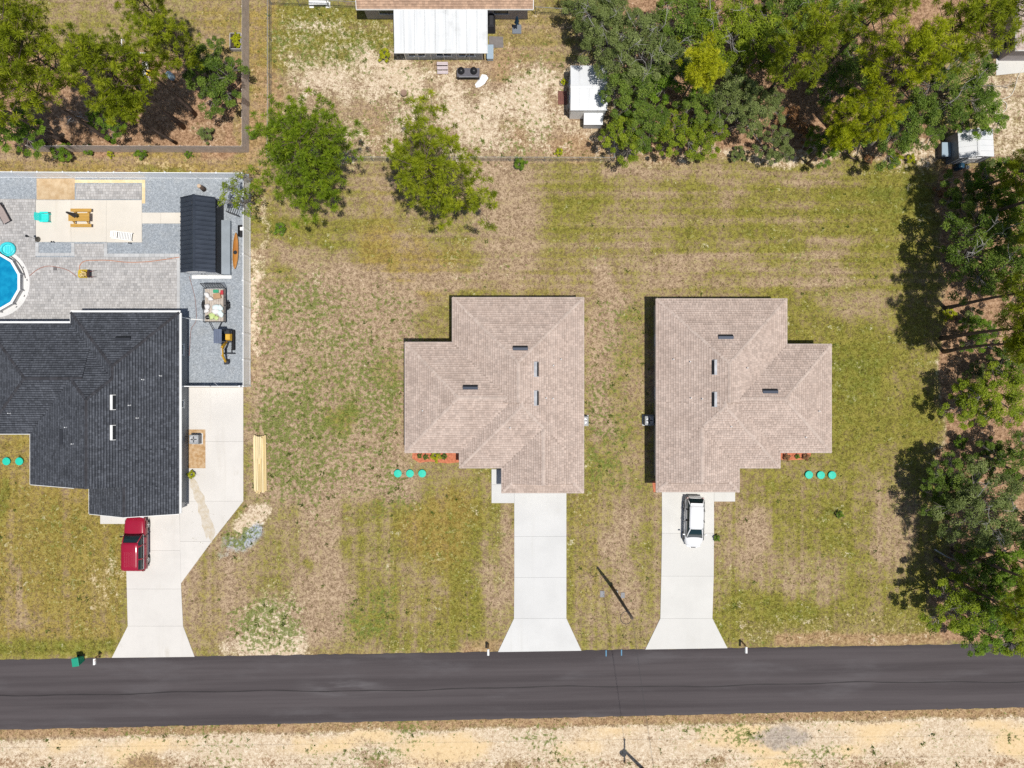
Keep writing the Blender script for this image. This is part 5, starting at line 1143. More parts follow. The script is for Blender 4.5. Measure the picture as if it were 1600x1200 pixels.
def back_house():
    ev = 2.6; g = lambda u, v: G(u, v, ev); a, b = g(557, 14), g(833, -150); c = (a+b)/2; root = thing('house', 'brown roofed house with white porch at the top edge', 'house', (c.x, c.y, 0))
    m1 = mat('brown_shingle', (0.45, 0.30, 0.205), (0.38, 0.25, 0.175), .9, rough=.95, island=.18); m2 = mat('brown_band', (0.34, 0.22, 0.15), None, .9, rough=.95, island=.18)
    v = [RoofVolume(a.x-c.x, b.x-c.x, a.y-c.y, b.y-c.y, 'NS', ev, .3)]
    make_roof(v, root, m_tanb, (m1, m2), m1, m_trim, m_mst, 5)
    x0, x1, y0, y1 = v[0].r; o = .45; foot_walls('wall', root, [(x0+o, x1-o, y0+o, y1-o)], m_mst, ev-.1); MB().box(x0+.03, x1-.03, y0+.03, y1-.03, ev-.165, ev-.155).build('soffit', m_trim, root)
    for u, w in ((603, 1.3), (783, 1.3)): p = G(u, 20, 1.6); window(root, p.x-c.x, y0+o, 1.0, w, 1.1, (0, -1), m_fl)
    return c, y0+c.y+o
bc, bwall = back_house()
def porch():
    p, q = G(616, 82, 2.15), G(762, 15, 2.5); y0 = p.y; y1 = bwall-.01; x0, x1 = p.x, q.x; c = Vector(((x0+x1)/2, y0, 0)); t = thing('porch', 'enclosed back porch with white metal roof on the brown house', 'porch', c)
    m_old = mat('old_white_metal', (0.66, 0.67, 0.67), (0.57, 0.58, 0.585), 1.2, rough=.5, stretch=(2.5, .12, 1), dirt=.5, dirtc=(.36, .36, .35)); n = 9; w = (x1-x0)/n; D = y1-y0
    for k in range(n):
        xa = x0-c.x+w*k; pr = [(xa+.005, 0), (xa+w-.09, 0), (xa+w-.07, .03), (xa+w-.03, .03), (xa+w-.005, 0)]; m = len(pr)
        MB().add([(x, 0, 2.15+h) for x, h in pr]+[(x, D, 2.60+h) for x, h in pr]+[(pr[0][0], 0, 2.11), (pr[-1][0], 0, 2.11)], [(i, i+1, m+i+1, m+i) for i in range(m-1)]+[(2*m, 2*m+1, m-1, 0)]).build('roof_panel', m_old, t)
    MB().box(x0-c.x-.02, x1-c.x+.02, -.06, -.005, 2.06, 2.15).build('fascia', m_trim, t)
    wl = -.0+.35; X0, X1 = x0-c.x+.75, x1-c.x-.55; pw = mat('porch_wall', (0.40, 0.43, 0.46), (.36, .39, .42), 1, rough=.6)
    MB().box(X0, X1, wl, wl+.1, 0, 2.14).build('front_wall', pw, t)
    for X in (X0, X1-.1): MB().box(X, X+.1, wl+.1, D-.02, 0, 2.15).build('side_wall', pw, t)
    for u in (643, 658, 693, 722, 735): X = G(u, 88, 1.4).x-c.x; window(t, X, wl, .85, .62 if u != 693 else 1.3, .95, (0, -1))
    for k in range(7): X = X0+(X1-X0)*k/6; MB().box(X-.04, X+.04, wl-.025, wl-.003, 0, 2.12).build('mullion', m_trim, t)
porch()
def corner_house():
    ev = 2.6; a, b = G(1588, 78, ev), G(1720, -80, ev); c = (a+b)/2; root = thing('house', 'mauve walled house in the upper right corner', 'house', (c.x, c.y, 0)); v = [RoofVolume(a.x-c.x, b.x-c.x, a.y-c.y, b.y-c.y, 'NSWE', ev, .3)]
    make_roof(v, root, m_tanb, (m_tan, m_tan2), m_tanc, m_trim, m_mst, 6); x0, x1, y0, y1 = v[0].r; foot_walls('wall', root, [(x0+.2, x1-.2, y0+.2, y1-.2)], m_mst, ev-.1); MB().box(x0+.03, x1-.03, y0+.03, y1-.03, ev-.165, ev-.155).build('soffit', m_trim, root)
    p = G(1577, 62, 1.5); window(root, x0+.2, p.y-c.y, 1.0, 1.0, 1.1, (-1, 0), m_dk)
    slabs('patio_slab', 'pale concrete slab in front of the corner house', [[(1556, 91), (1615, 91), (1615, 112), (1556, 118)]], cc3, .05)
corner_house()
hose('garden_hose', [(1598, 108), (1590, 120), (1585, 138), (1578, 150), (1565, 156), (1572, 162), (1571, 172), (1560, 178), (1548, 174), (1542, 166)], .035, plain('cream_hose', (.66, .62, .52), .5), 'cream garden hose looping over the sand near the corner house', .04)
# things in the sandy back yard
def smoker():
    c = G(732, 119); t = thing('barbecue_smoker', 'black twin barrel barbecue on the sand below the porch', 'barbecue', (c.x, c.y, 0)); bk = plain('black_enamel', (.018, .018, .02), .35)
    for k in range(2): x = -.62+1.15*k; MB().lathe([(.05, .55), (.28, .62), (.33, .8), (.30, .98), (.12, 1.1), (.02, 1.12)], (x, .12, 0), 16).build('kettle', bk, t, True)
    MB().box(-1.0, 1.05, -.38, .42, .68, .73).build('cart_top', mat('grey_shelf', (.12, .115, .13), None, 3, rough=.5), t)
    for x in (-.95, 1.0):
        for y in (-.33, .37): MB().box(x-.03, x+.03, y-.03, y+.03, 0, .68).build('leg', bk, t)
    for z in (.16, .35): MB().box(-.95, 1.0, -.36, -.32, z, z+.05).build('rail', bk, t)
    MB().tube([(-.8, -.42, .8), (.9, -.42, .8)], .02, 6).build('handle', m_fl, t)
smoker()
def steps():
    c = G(692, 108); t = thing('porch_steps', 'pinkish wooden porch steps with a plank top', 'steps', (c.x, c.y, 0)); m = mat('pink_plank', (.55, .47, .48), (.48, .41, .42), 3, rough=.8)
    for s in range(3):
        for k in range(2): MB().box(-.5, .5, -.5+.33*s+.15*k, -.5+.33*s+.15*k+.14, .14+.15*s, .18+.15*s).build('tread', m, t)
    for x in (-.48, -.02, .44): MB().box(x, x+.05, -.48, .48, 0, .13).build('stringer', m_ced, t)
steps()
def closed_umb2():
    c = G(807.5, 46); t = thing('patio_umbrella', 'furled dark blue umbrella on a square base in the back yard', 'umbrella', (c.x, c.y, 0)); MB().box(-.42, .42, -.42, .42, 0, .10).build('base', plain('slate_base', (.16, .18, .21), .6), t, bevel=.04); MB().tube([(0, 0, 0), (0, 0, 2.3)], .025, 6).build('pole', m_dk, t)
    N = 10; vs = []; prof = [(.03, 2.35), (.09, 2.1), (.14, 1.6), (.22, 1.15)]
    for r_, z in prof:
        for j in range(N): a = 2*math.pi*j/N; rr = r_*(1.2 if j % 2 else .7); vs.append((rr*math.cos(a), rr*math.sin(a), z))
    MB().add(vs, [(i*N+j, i*N+(j+1) % N, (i+1)*N+(j+1) % N, (i+1)*N+j) for i in range(3) for j in range(N)]).build('folded_canopy', plain('navy_cloth', (.012, .05, .10), .8), t)
closed_umb2()
c = G(632, 148); t = thing('clay_pot', 'clay coloured pot standing alone on the sand', 'pot', (c.x, c.y, 0)); MB().lathe([(.20, 0), (.26, .42), (.29, .45), (.29, .5), (.25, .5), (.22, .42)], (0, 0, 0), 16).build('pot', mat('terracotta', (.33, .22, .16), None, 3), t, True); MB().lathe([(.02, .40), (.22, .41)], (0, 0, 0), 12).build('soil', MATS['dark_soil'], t)
def tarp(name, label, pts, z, m, cat):
    q = [G(u, v) for u, v in pts]; c = sum(q, Vector())/len(q); r = random.Random(len(pts)); n = len(q)
    vs = [(0, 0, z)]+[((p.x-c.x)*.6, (p.y-c.y)*.6, z*r.uniform(.5, 1.4)) for p in q]+[(p.x-c.x, p.y-c.y, .012) for p in q]
    o = MB().add(vs, [(0, 1+k, 1+(k+1) % n) for k in range(n)]+[(1+k, 1+n+k, 1+n+(k+1) % n, 1+(k+1) % n) for k in range(n)]).build(name, m, loc=(c.x, c.y, 0)); return tag(o, label, cat)
tarp('plastic_sheet', 'crumpled white plastic sheet beside the black barbecue', [(742, 132), (748, 124), (753, 116), (760, 117), (763, 122), (757, 131), (750, 136), (744, 137)], .10, plain('white_sheet', (.76, .76, .78), .5), 'plastic sheet')
c = G(766, 85); t = thing('storage_tub', 'pale blue grey tub at the right corner of the white porch', 'box', (c.x, c.y, 0)); MB().box(-.28, .28, -.62, .62, 0, .5).build('bin', plain('blue_grey_plastic', (.30, .38, .45), .4), t, bevel=.04); MB().box(-.31, .31, -.65, .65, .5, .56).build('lid', plain('blue_grey_plastic', (.30, .38, .45), .4), t, bevel=.03)
c = G(768, 40); t = thing('covered_grill', 'dark covered grill between the white porch and the house wall', 'grill', (c.x, c.y, 0)); MB().add([(-.35, -.75, 0), (.35, -.75, 0), (.35, .75, 0), (-.35, .75, 0), (-.28, -.6, .95), (.28, -.6, .95), (.28, .6, .95), (-.28, .6, .95), (-.15, -.45, 1.15), (.15, -.45, 1.15), (.15, .45, 1.15), (-.15, .45, 1.15)], [(0, 1, 5, 4), (1, 2, 6, 5), (2, 3, 7, 6), (3, 0, 4, 7), (4, 5, 9, 8), (5, 6, 10, 9), (6, 7, 11, 10), (7, 4, 8, 11), (8, 9, 10, 11)]).build('cover', plain('black_cover', (.03, .03, .035), .7), t, bevel=.04); MB().box(-.36, .36, -.76, .76, .02, .07).build('hem', m_dk, t)
o = MB().prism([(-.6, -.55), (.75, -.5), (.72, .5), (-.6, .55)], 0, .03).build('rubber_mat', mat('grey_mat', (.20, .18, .17), None, 3, rough=.9)); o.location = G(774, 66); tag(o, 'grey mat on the sand right of the white porch', 'mat')
tp = thing('swing_frame', 'small white topped bench frame by the top chain link fence', 'bench', G(500, 8)); MB().box(-.9, .9, -.2, .2, .42, .47).build('seat', m_pvc, tp)
for x in (-.75, .75): MB().box(x-.2, x+.2, -.28, .28, 0, .06).build('foot', m_pvc, tp); MB().box(x-.03, x+.03, -.15, .15, .06, .42).build('leg', m_fl, tp)
# things in the upper left yard
c = G(371, 68); t = thing('raised_planter', 'grey raised garden bed with yellow green plants by the wooden fence', 'planter', (c.x, c.y, 0)); fr = mat('grey_board', (.42, .40, .40), None, 3, rough=.8)
for s in (-1, 1): MB().box(-.5, .5, s*.72-.03, s*.72+.03, 0, .5).build('side_board', fr, t); MB().box(s*.5-.03, s*.5+.03, -.69, .69, 0, .5).build('end_board', fr, t)
MB().box(-.47, .47, -.69, .69, 0, .42).build('soil', MATS['dark_soil'], t)
for k, (x, y) in enumerate(((.2, .35), (.15, -.1), (.25, -.4), (-.05, .1))): cr = place(SHRUB[0][1], 'plant', t, (x, y, .35), k, (.5, .5, .55)); cr.material_slots[0].link = 'OBJECT'; cr.material_slots[0].material = L_yel
c = G(226, 140); t = thing('barbecue_grill', 'black grill standing under the upper left pines', 'grill', (c.x, c.y, 0)); MB().lathe([(.06, .6), (.42, .72), (.46, .9), (.36, 1.08), (.05, 1.16)], (0, 0, 0), 16).build('kettle', plain('black_enamel', (.018, .018, .02), .35), t, True)
for a in (0, 2.1, 4.2): MB().tube([(.2*math.cos(a), .2*math.sin(a), .7), (.4*math.cos(a), .4*math.sin(a), 0)], .02, 5).build('leg', m_dk, t)
c = G(236, 116); t = thing('toy_slide', 'small yellow plastic toy under the upper left pines', 'toy', (c.x, c.y, 0)); yl = plain('toy_yellow', (.62, .45, .03), .4)
MB().box(-.3, .3, -.25, .25, .25, .32).build('seat', yl, t); MB().box(.26, .32, -.25, .25, .32, .62).build('back', yl, t)
for x in (-.24, .24):
    for y in (-.2, .2): MB().box(x-.03, x+.03, y-.03, y+.03, 0, .25).build('leg', yl, t)
c = G(270, 122); t = thing('water_barrel', 'pale blue barrel under the upper left pines', 'barrel', (c.x, c.y, 0)); MB().lathe([(.25, 0), (.29, .1), (.3, .45), (.29, .8), (.25, .88), (.04, .89)], (0, 0, 0), 16).build('body', plain('pale_blue_plastic', (.35, .47, .55), .4), t, True); MB().lathe([(.05, .88), (.05, .93)], (.1, .08, 0), 8).build('cap', m_pvc, t)
slabs('garden_path', 'narrow pale path of stepping slabs under the upper left pines', [[(222, 96), (232, 96), (232, 108), (222, 108)], [(222, 109), (233, 109), (233, 121), (222, 121)], [(223, 122), (236, 122), (236, 134), (223, 134)]], cc3, .04)
pf = thing('pipe_frame', 'white pipe frame among the upper left pines', 'frame', G(190, 80)); o_ = pf.location.copy()
for P in ([(190, 60), (190, 82)], [(190, 82), (228, 83)]): MB().tube([G(P[0][0], P[0][1], 1.2)-o_, G(P[1][0], P[1][1], 1.2)-o_], .05, 6).build('pipe', m_pvc, pf)
for u, v in ((190, 60), (190, 82), (228, 83)): p = G(u, v, 1.2)-o_; MB().tube([(p.x, p.y, 0), (p.x, p.y, 1.2)], .05, 6).build('upright', m_pvc, pf)

# ------------------------------------------------------------------ vehicles
m_tyre = mat('tyre_rubber', (.02, .02, .021), None, 8, rough=.85); m_rim = plain('alloy_rim', (.55, .55, .56), .3, .7); m_cgl = plain('car_glass', (.012, .028, .032), .05, 0, .5); m_blt = plain('black_trim', (.02, .02, .022), .5)
def wheel(t, x, y, R, w=.22):
    s = 1 if x > 0 else -1
    wo = MB().lathe([(R*.62, -w/2), (R*.92, -w/2), (R, -w*.35), (R, w*.35), (R*.92, w/2), (R*.62, w/2)], (x, y, R), 24, axis='X').build('wheel', m_tyre, t, True)
    MB().lathe([(.05, w/2*s), (R*.2, w/2*s+.012*s), (R*.55, w/2*s-.01*s), (R*.66, w/2*s+.012*s), (R*.66, 0)], (x, y, R), 20, axis='X').build('rim', m_rim, wo, True)
    for k in range(5): a = 2*math.pi*k/5; MB().cbox((x+s*(w/2+.016), y+R*.36*math.cos(a), R+R*.36*math.sin(a)), (.012, R*.46, .07), 0, a).build('spoke', m_rim, wo)
def rrect(hx, y0, y1, z, r, n=5):
    p = []
    for cx, cy, a0 in ((hx-r, y1-r, 0), (-hx+r, y1-r, 90), (-hx+r, y0+r, 180), (hx-r, y0+r, 270)):
        for k in range(n): a = math.radians(a0+90*k/(n-1)); p.append((cx+r*math.cos(a), cy+r*math.sin(a), z))
    return p
def loft(loops, cap0=True, cap1=True):
    n = len(loops[0]); mb = MB(); V = [p for l in loops for p in l]
    F = [(i*n+k, i*n+(k+1) % n, (i+1)*n+(k+1) % n, (i+1)*n+k) for i in range(len(loops)-1) for k in range(n)]
    if cap0: F.append(tuple(reversed(range(n))))
    if cap1: F.append(tuple(range((len(loops)-1)*n, len(loops)*n)))
    return mb.add(V, F)
def car(label, loc, rz, paint, st, gh, wh, extras):
    t = thing('parked_car', label, 'car', loc, rz)
    loops = []
    for y, w, zl, zt, cr in st:
        half = [(w*.80, zl), (w*.97, zl+.07), (w*1.0, zl+(zt-zl)*.45), (w*.985, zt-.16), (w*.93, zt-.04), (w*.80, zt+cr*.45), (w*.45, zt+cr*.9)]
        loops.append([(-x, y, z) for x, z in half]+[(0, y, zt+cr)]+[(x, y, z) for x, z in reversed(half)])
    b = loft(loops).build('body', paint, t, True); s = b.modifiers.new('sub', 'SUBSURF'); s.levels = 1; s.render_levels = 1
    (bw, by0, by1, bz), (rw, ry0, ry1, rz_) = gh
    lp = []
    for q in (0, .5, 1.0): lp.append(rrect(bw+(rw-bw)*q-.0, by0+(ry0-by0)*q, by1+(ry1-by1)*q, bz-.05+(rz_-bz+.05)*q, .16+.05*q))
    gl = loft(lp).build('windows', m_cgl, t, True)
    r0 = rrect(rw+.035, ry0-.05, ry1+.04, rz_-.015, .24); r1 = rrect(rw+.02, ry0-.03, ry1+.02, rz_+.035, .22); r2 = rrect(rw*.72, ry0+.22, ry1-.22, rz_+.075, .2); r3 = rrect(rw*.3, ry0+.5, ry1-.5, rz_+.09, .1)
    loft([r0, r1, r2, r3]).build('roof', paint, t, True)
    ys = [(by1-.06, ry1-.02)]+extras['pillars']+[(by0+.06, ry0+.03)]
    for sgn in (-1, 1):
        for k, (ya, yb) in enumerate(ys):
            e = k in (0, len(ys)-1); wd = .06 if not e else .05
            xo = .0 if not e else -.09
            MB().tube([(sgn*(bw+xo+.01), ya, bz-.04), (sgn*((bw+rw)/2+xo+.022), (ya+yb)/2, (bz+rz_)/2), (sgn*(rw+xo+.01), yb, rz_)], wd, 6).build('pillar', paint if e or not extras.get('dark_pillars') else m_blt, t, True)
        MB().tube([(sgn*(bw+.022), by0+.15, bz+.02), (sgn*(bw+.03), (by0+by1)/2, bz+.02), (sgn*(bw+.022), by1-.2, bz+.02)], .018, 5).build('window_trim', extras.get('trim', m_blt), t)
        m_ = MB().cbox((sgn*(bw+.20), by1-.35, bz+.10), (.20, .12, .15)).build('mirror', extras.get('mirror', paint), t, bevel=.03); MB().tube([(sgn*(bw+.0), by1-.32, bz+.04), (sgn*(bw+.18), by1-.34, bz+.06)], .025, 5).build('mirror_arm', m_blt, m_)
        for y in wh[0]:
            wheel(t, sgn*wh[2], y, wh[1])
            MB().lathe([(wh[1]*1.0, -.01), (wh[1]*1.17, -.01), (wh[1]*1.17, .012), (wh[1]*1.0, .012)], (sgn*(st[3][1]*.985), y, wh[1]+.02), 22, axis='X').build('wheel_arch', m_blt, t)
        yf = st[-1][0]; MB().cbox((sgn*st[-2][1]*.74, st[-2][0]-.02, st[-2][3]-.10), (.34, .22, .14), -sgn*.35).build('headlight', plain('lamp_clear', (.62, .65, .68), .1), t, bevel=.03)
        yr = st[0][0]; MB().cbox((sgn*st[1][1]*.86, st[1][0]+.02, st[1][3]-.16), (.16, .14, .30)).build('tail_light', plain('lamp_red', (.16, .01, .01), .2), t, bevel=.03)
        for ya in extras['handles']: MB().cbox((sgn*(st[4][1]+.005), ya, bz-.16), (.03, .16, .03)).build('door_handle', m_blt, t)
        for ya in extras['seams']: MB().box(sgn*st[4][1]*1.001-.004, sgn*st[4][1]*1.001+.004, ya-.006, ya+.006, st[4][2]+.12, bz-.12).build('door_seam', m_blt, t)
    MB().box(-st[0][1]*.8, st[0][1]*.8, st[0][0]-.06, st[0][0]+.06, st[0][2]+.04, st[0][2]+.20).build('rear_bumper', extras['bumper'], t, bevel=.04)
    MB().box(-st[-1][1]*.9, st[-1][1]*.9, st[-1][0]-.06, st[-1][0]+.06, st[-1][2]+.02, st[-1][2]+.18).build('front_bumper', extras['bumper'], t, bevel=.04)
    MB().box(-st[-1][1]*.6, st[-1][1]*.6, st[-1][0]-.02, st[-1][0]+.03, st[-1][2]+.22, st[-1][3]-.02).build('grille', m_blt, t)
    return t
def paintm(name, c, coat=.8, rough=.35):
    m, nt, b = new_mat(name); P = wpos(nt)
    col = mixn(nt, mathn(nt, 'MULTIPLY', ramp(nt, noise(nt, 2.5, 5, .6, P, seed=1), .4, .8), .25), c, tuple(x*.8+.02 for x in c)); nt.links.new(col, b.inputs['Base Color']); b.inputs['Roughness'].default_value = rough; b.inputs['Coat Weight'].default_value = coat; b.inputs['Coat Roughness'].default_value = .08; return m
m_red = paintm('crimson_paint', (.30, .006, .028)); m_wcar = paintm('white_paint', (.68, .68, .685)); m_refl = paintm('lower_reflection_tone', (.26, .12, .105), .4)  # last one: brownish reflection on the lower car body, put into the colour
c = G(219, 846.5)
suv = car('crimson sport utility car parked nose in at the dark house garage', (c.x, c.y, .062), 0, m_red,
    [(-2.44, .80, .50, .98, .02), (-2.40, .94, .40, 1.02, .02), (-1.9, .97, .36, 1.05, .02), (-.6, .98, .34, 1.06, .02), (.4, .98, .34, 1.06, .03), (1.0, .97, .34, 1.06, .04), (1.7, .95, .36, 1.03, .04), (2.2, .90, .40, .97, .03), (2.40, .80, .44, .86, .02), (2.46, .70, .48, .76, .01)],
    ((.90, -2.34, 1.08, 1.06), (.74, -2.16, .28, 1.74)), ((-1.55, 1.62), .37, .87), dict(pillars=[(.05, -.1), (-1.25, -1.2)], handles=(.0, -1.1), seams=(.75, -.25, -1.3), bumper=m_refl, trim=m_fl, mirror=m_blt))
for k in range(6): x = -.42+.168*k; MB().box(x-.012, x+.012, -1.85, -.5, 1.80, 1.845-.02*abs(k-2.5)/2.5).build('roof_rib', m_red, suv, bevel=.006)
for s in (-1, 1): MB().tube([(s*.66, -.35, 1.80), (s*.66, -2.0, 1.80)], .018, 5).build('roof_rail', m_red, suv); MB().tube([(s*.99, 1.15, .46), (s*1.0, -1.05, .46)], .055, 6).build('side_step', plain('step_grey', (.10, .10, .12), .5), suv); MB().box(s*.985-.008, s*.985+.008, -2.3, 2.1, .50, .70).build('side_reflection', m_refl, suv)  # strip along each side carries the painted brownish reflection
c = G(1081.5, 813)
wc = car('white hatchback parked nose out on the right house driveway', (c.x, c.y, .062), math.radians(178.5), m_wcar,
    [(-2.28, .66, .42, .84, .02), (-2.20, .82, .34, .93, .02), (-1.8, .90, .28, .96, .02), (-.6, .915, .26, .97, .02), (.3, .915, .26, .96, .03), (.9, .91, .26, .95, .05), (1.5, .88, .28, .88, .06), (1.95, .80, .30, .76, .05), (2.2, .62, .34, .62, .03), (2.34, .36, .38, .54, .01)],
    ((.80, -2.20, 1.42, .95), (.60, -1.60, .50, 1.44)), ((-1.38, 1.36), .33, .80), dict(pillars=[(-.15, -.25), (-1.2, -1.12)], handles=(-.05, -1.0), seams=(.85, -.25, -1.15), bumper=m_wcar, dark_pillars=True))
MB().add([(-.52, -1.70, 1.405), (.52, -1.70, 1.405), (.66, -2.14, 1.03), (-.66, -2.14, 1.03)], [(0, 1, 2, 3), (3, 2, 1, 0)]).build('rear_window', m_cgl, wc)
MB().cbox((0, -1.72, 1.47), (1.12, .22, .03), 0, -.1).build('spoiler', m_wcar, wc, bevel=.01)
# ------------------------------------------------------------------ trailer with its load, digger
m_blkm = plain('black_steel', (.02, .02, .022), .5); m_ply = mat('trailer_deck', (.50, .44, .38), (.38, .33, .28), 4, rough=.9)
def trailer():
    c = G(340, 478.5); t = thing('utility_trailer', 'black mesh sided utility trailer on the gravel', 'trailer', (c.x, c.y, .02)); X, Y = .93, 1.52
    for k in range(9): w = 2*X/9; MB().box(-X+w*k+.008, -X+w*(k+1)-.008, -Y, Y, .50, .535).build('deck_plank', m_ply, t)
    for s in (-1, 1):
        MB().box(s*X-.035, s*X+.035, -Y-.04, Y+.04, .44, .52).build('side_beam', m_blkm, t); MB().tube([(s*X, -Y, .86), (s*X, Y, .86)], .03, 6).build('top_rail', m_blkm, t)
        for k in range(5): y = -Y+2*Y*k/4; MB().box(s*X-.02, s*X+.02, y-.02, y+.02, .50, .86).build('stake', m_blkm, t)
        wo = MB().lathe([(.18, -.1), (.31, -.1), (.33, -.06), (.33, .06), (.31, .1), (.18, .1)], (s*(X+.18), .05, .33), 20, axis='X').build('wheel', m_tyre, t, True); MB().lathe([(.03, .10*s), (.18, .08*s), (.2, .11*s), (.2, 0)], (s*(X+.18), .05, .33), 14, axis='X').build('rim', m_rim, wo)
        MB().tube([(s*(X+.17), .05+.42*math.cos(a), .40+.34*math.sin(a)) for a in np.linspace(0, math.pi, 9)], .05, 4).build('fender', m_blkm, t)
        MB().tube([(s*.55, -Y, .47), (0, -Y-1.05, .45)], .04, 4).build('tongue', m_blkm, t)
    MB().box(-X, X, -Y-.045, -Y+.0, .44, .90).build('front_rail', m_blkm, t) if False else MB().tube([(-X, -Y, .86), (X, -Y, .86)], .03, 6).build('front_rail', m_blkm, t)
    MB().cbox((0, -Y-1.1, .47), (.12, .18, .10)).build('coupler', m_blkm, t); MB().tube([(-.18, -Y-.7, 0), (-.18, -Y-.7, .65)], .03, 6).build('jack', m_blkm, t)
    g = MB().tube([(-X, Y+.06, .50), (-X, Y+.35, 1.55), (X, Y+.35, 1.55), (X, Y+.06, .50)], .03, 5).build('ramp_gate', m_blkm, t)
    for k in range(9): z = .58+.105*k; yy = Y+.06+.29*(z-.5)/1.05; MB().tube([(-X, yy, z), (X, yy, z)], .013, 4).build('gate_bar', m_blkm, g)
    for k in range(7): x = -X+2*X*(k+1)/8; MB().tube([(x, Y+.06, .5), (x, Y+.35, 1.55)], .012, 4).build('gate_bar', m_blkm, g)
    r = random.Random(8); base = (c.x, c.y)
    def sack(x, y, z, sx, sy, sz, m, lab, nm='sack'):
        o = MB(); n = 10; L = []
        for q, k in ((0, .6), (.25, 1.0), (.6, 1.02), (.85, .8), (1, .3)): L.append([(sx*k*math.cos(2*math.pi*j/n)*(1+.18*math.sin(j*2.3+x*9)), sy*k*math.sin(2*math.pi*j/n)*(1+.18*math.cos(j*1.7+y*7)), q*sz) for j in range(n)])
        ob = loft(L).build(nm, m, smooth=True); ob.location = (base[0]+x, base[1]+y, z); ob.rotation_euler.z = r.uniform(0, 3); tag(ob, lab, 'sack'); return ob
    wb = mat('white_bag', (.72, .70, .68), (.6, .58, .57), 4, rough=.6); gb = mat('green_bag', (.42, .52, .17), (.52, .58, .3), 4, rough=.6); lb = mat('pale_blue_bag', (.56, .66, .66), (.66, .72, .70), 4, rough=.6)
    z0 = .56
    for x, y, sx, sy, sz, m, lab in ((-.68, .95, .2, .3, .3, wb, 'white sack at the upper left of the trailer load'), (-.35, .6, .25, .2, .3, wb, 'white sack near the middle of the trailer load'), (-.65, -.1, .24, .26, .35, wb, 'white sack beside the left trailer wheel'), (-.72, -.5, .18, .25, .25, wb, 'white sack at the lower left of the trailer load'), (.1, -.15, .32, .26, .3, lb, 'pale blue sack in the middle of the trailer load'), (.5, -.2, .26, .3, .28, lb, 'pale blue sack at the right of the trailer load'), (.1, -.55, .34, .25, .3, wb, 'pale sack behind the green one in the trailer'), (.55, -.75, .26, .34, .25, lb, 'pale blue sack at the lower right of the trailer load'), (-.25, -.95, .32, .3, .3, gb, 'lime green sack at the front of the trailer'), (.15, -1.15, .2, .22, .2, gb, 'small lime green sack near the trailer front rail')):
        sack(x, y, z0, sx, sy, sz, m, lab)
    bx = tag(MB().box(-.33, .33, -.24, .24, 0, .24).build('cardboard_box', mat('cardboard', (.42, .26, .15), None, 3, rough=.9)), 'brown cardboard piece at the rear of the trailer load', 'box'); bx.location = (base[0]+.25, base[1]+.85, z0); bx.rotation_euler.z = .2
    bu = thing('bucket', 'black bucket at the front left of the trailer', 'bucket', (base[0]-.55, base[1]-1.1, z0)); MB().lathe([(.15, 0), (.19, .34), (.20, .36), (.16, .35), (.13, .05)], (0, 0, 0), 16).build('pail', m_blkm, bu, True); MB().tube([(.18*math.cos(a), 0, .33+.1*math.sin(a)) for a in np.linspace(0, math.pi, 9)], .01, 4).build('handle', m_fl, bu)
    rd = tag(MB().cbox((0, 0, .1), (.26, .4, .2)).build('fuel_can', plain('can_red', (.45, .04, .05), .4), bevel=.04), 'red can at the upper right of the trailer load', 'can'); rd.location = (base[0]+.68, base[1]+1.18, z0)
    gn = tag(MB().cbox((0, 0, .06), (.5, .3, .12)).build('green_crate', plain('crate_green', (.04, .30, .16), .5), bevel=.03), 'flat green crate by the trailer ramp gate', 'crate'); gn.location = (base[0]+.1, base[1]+1.3, z0)
trailer()
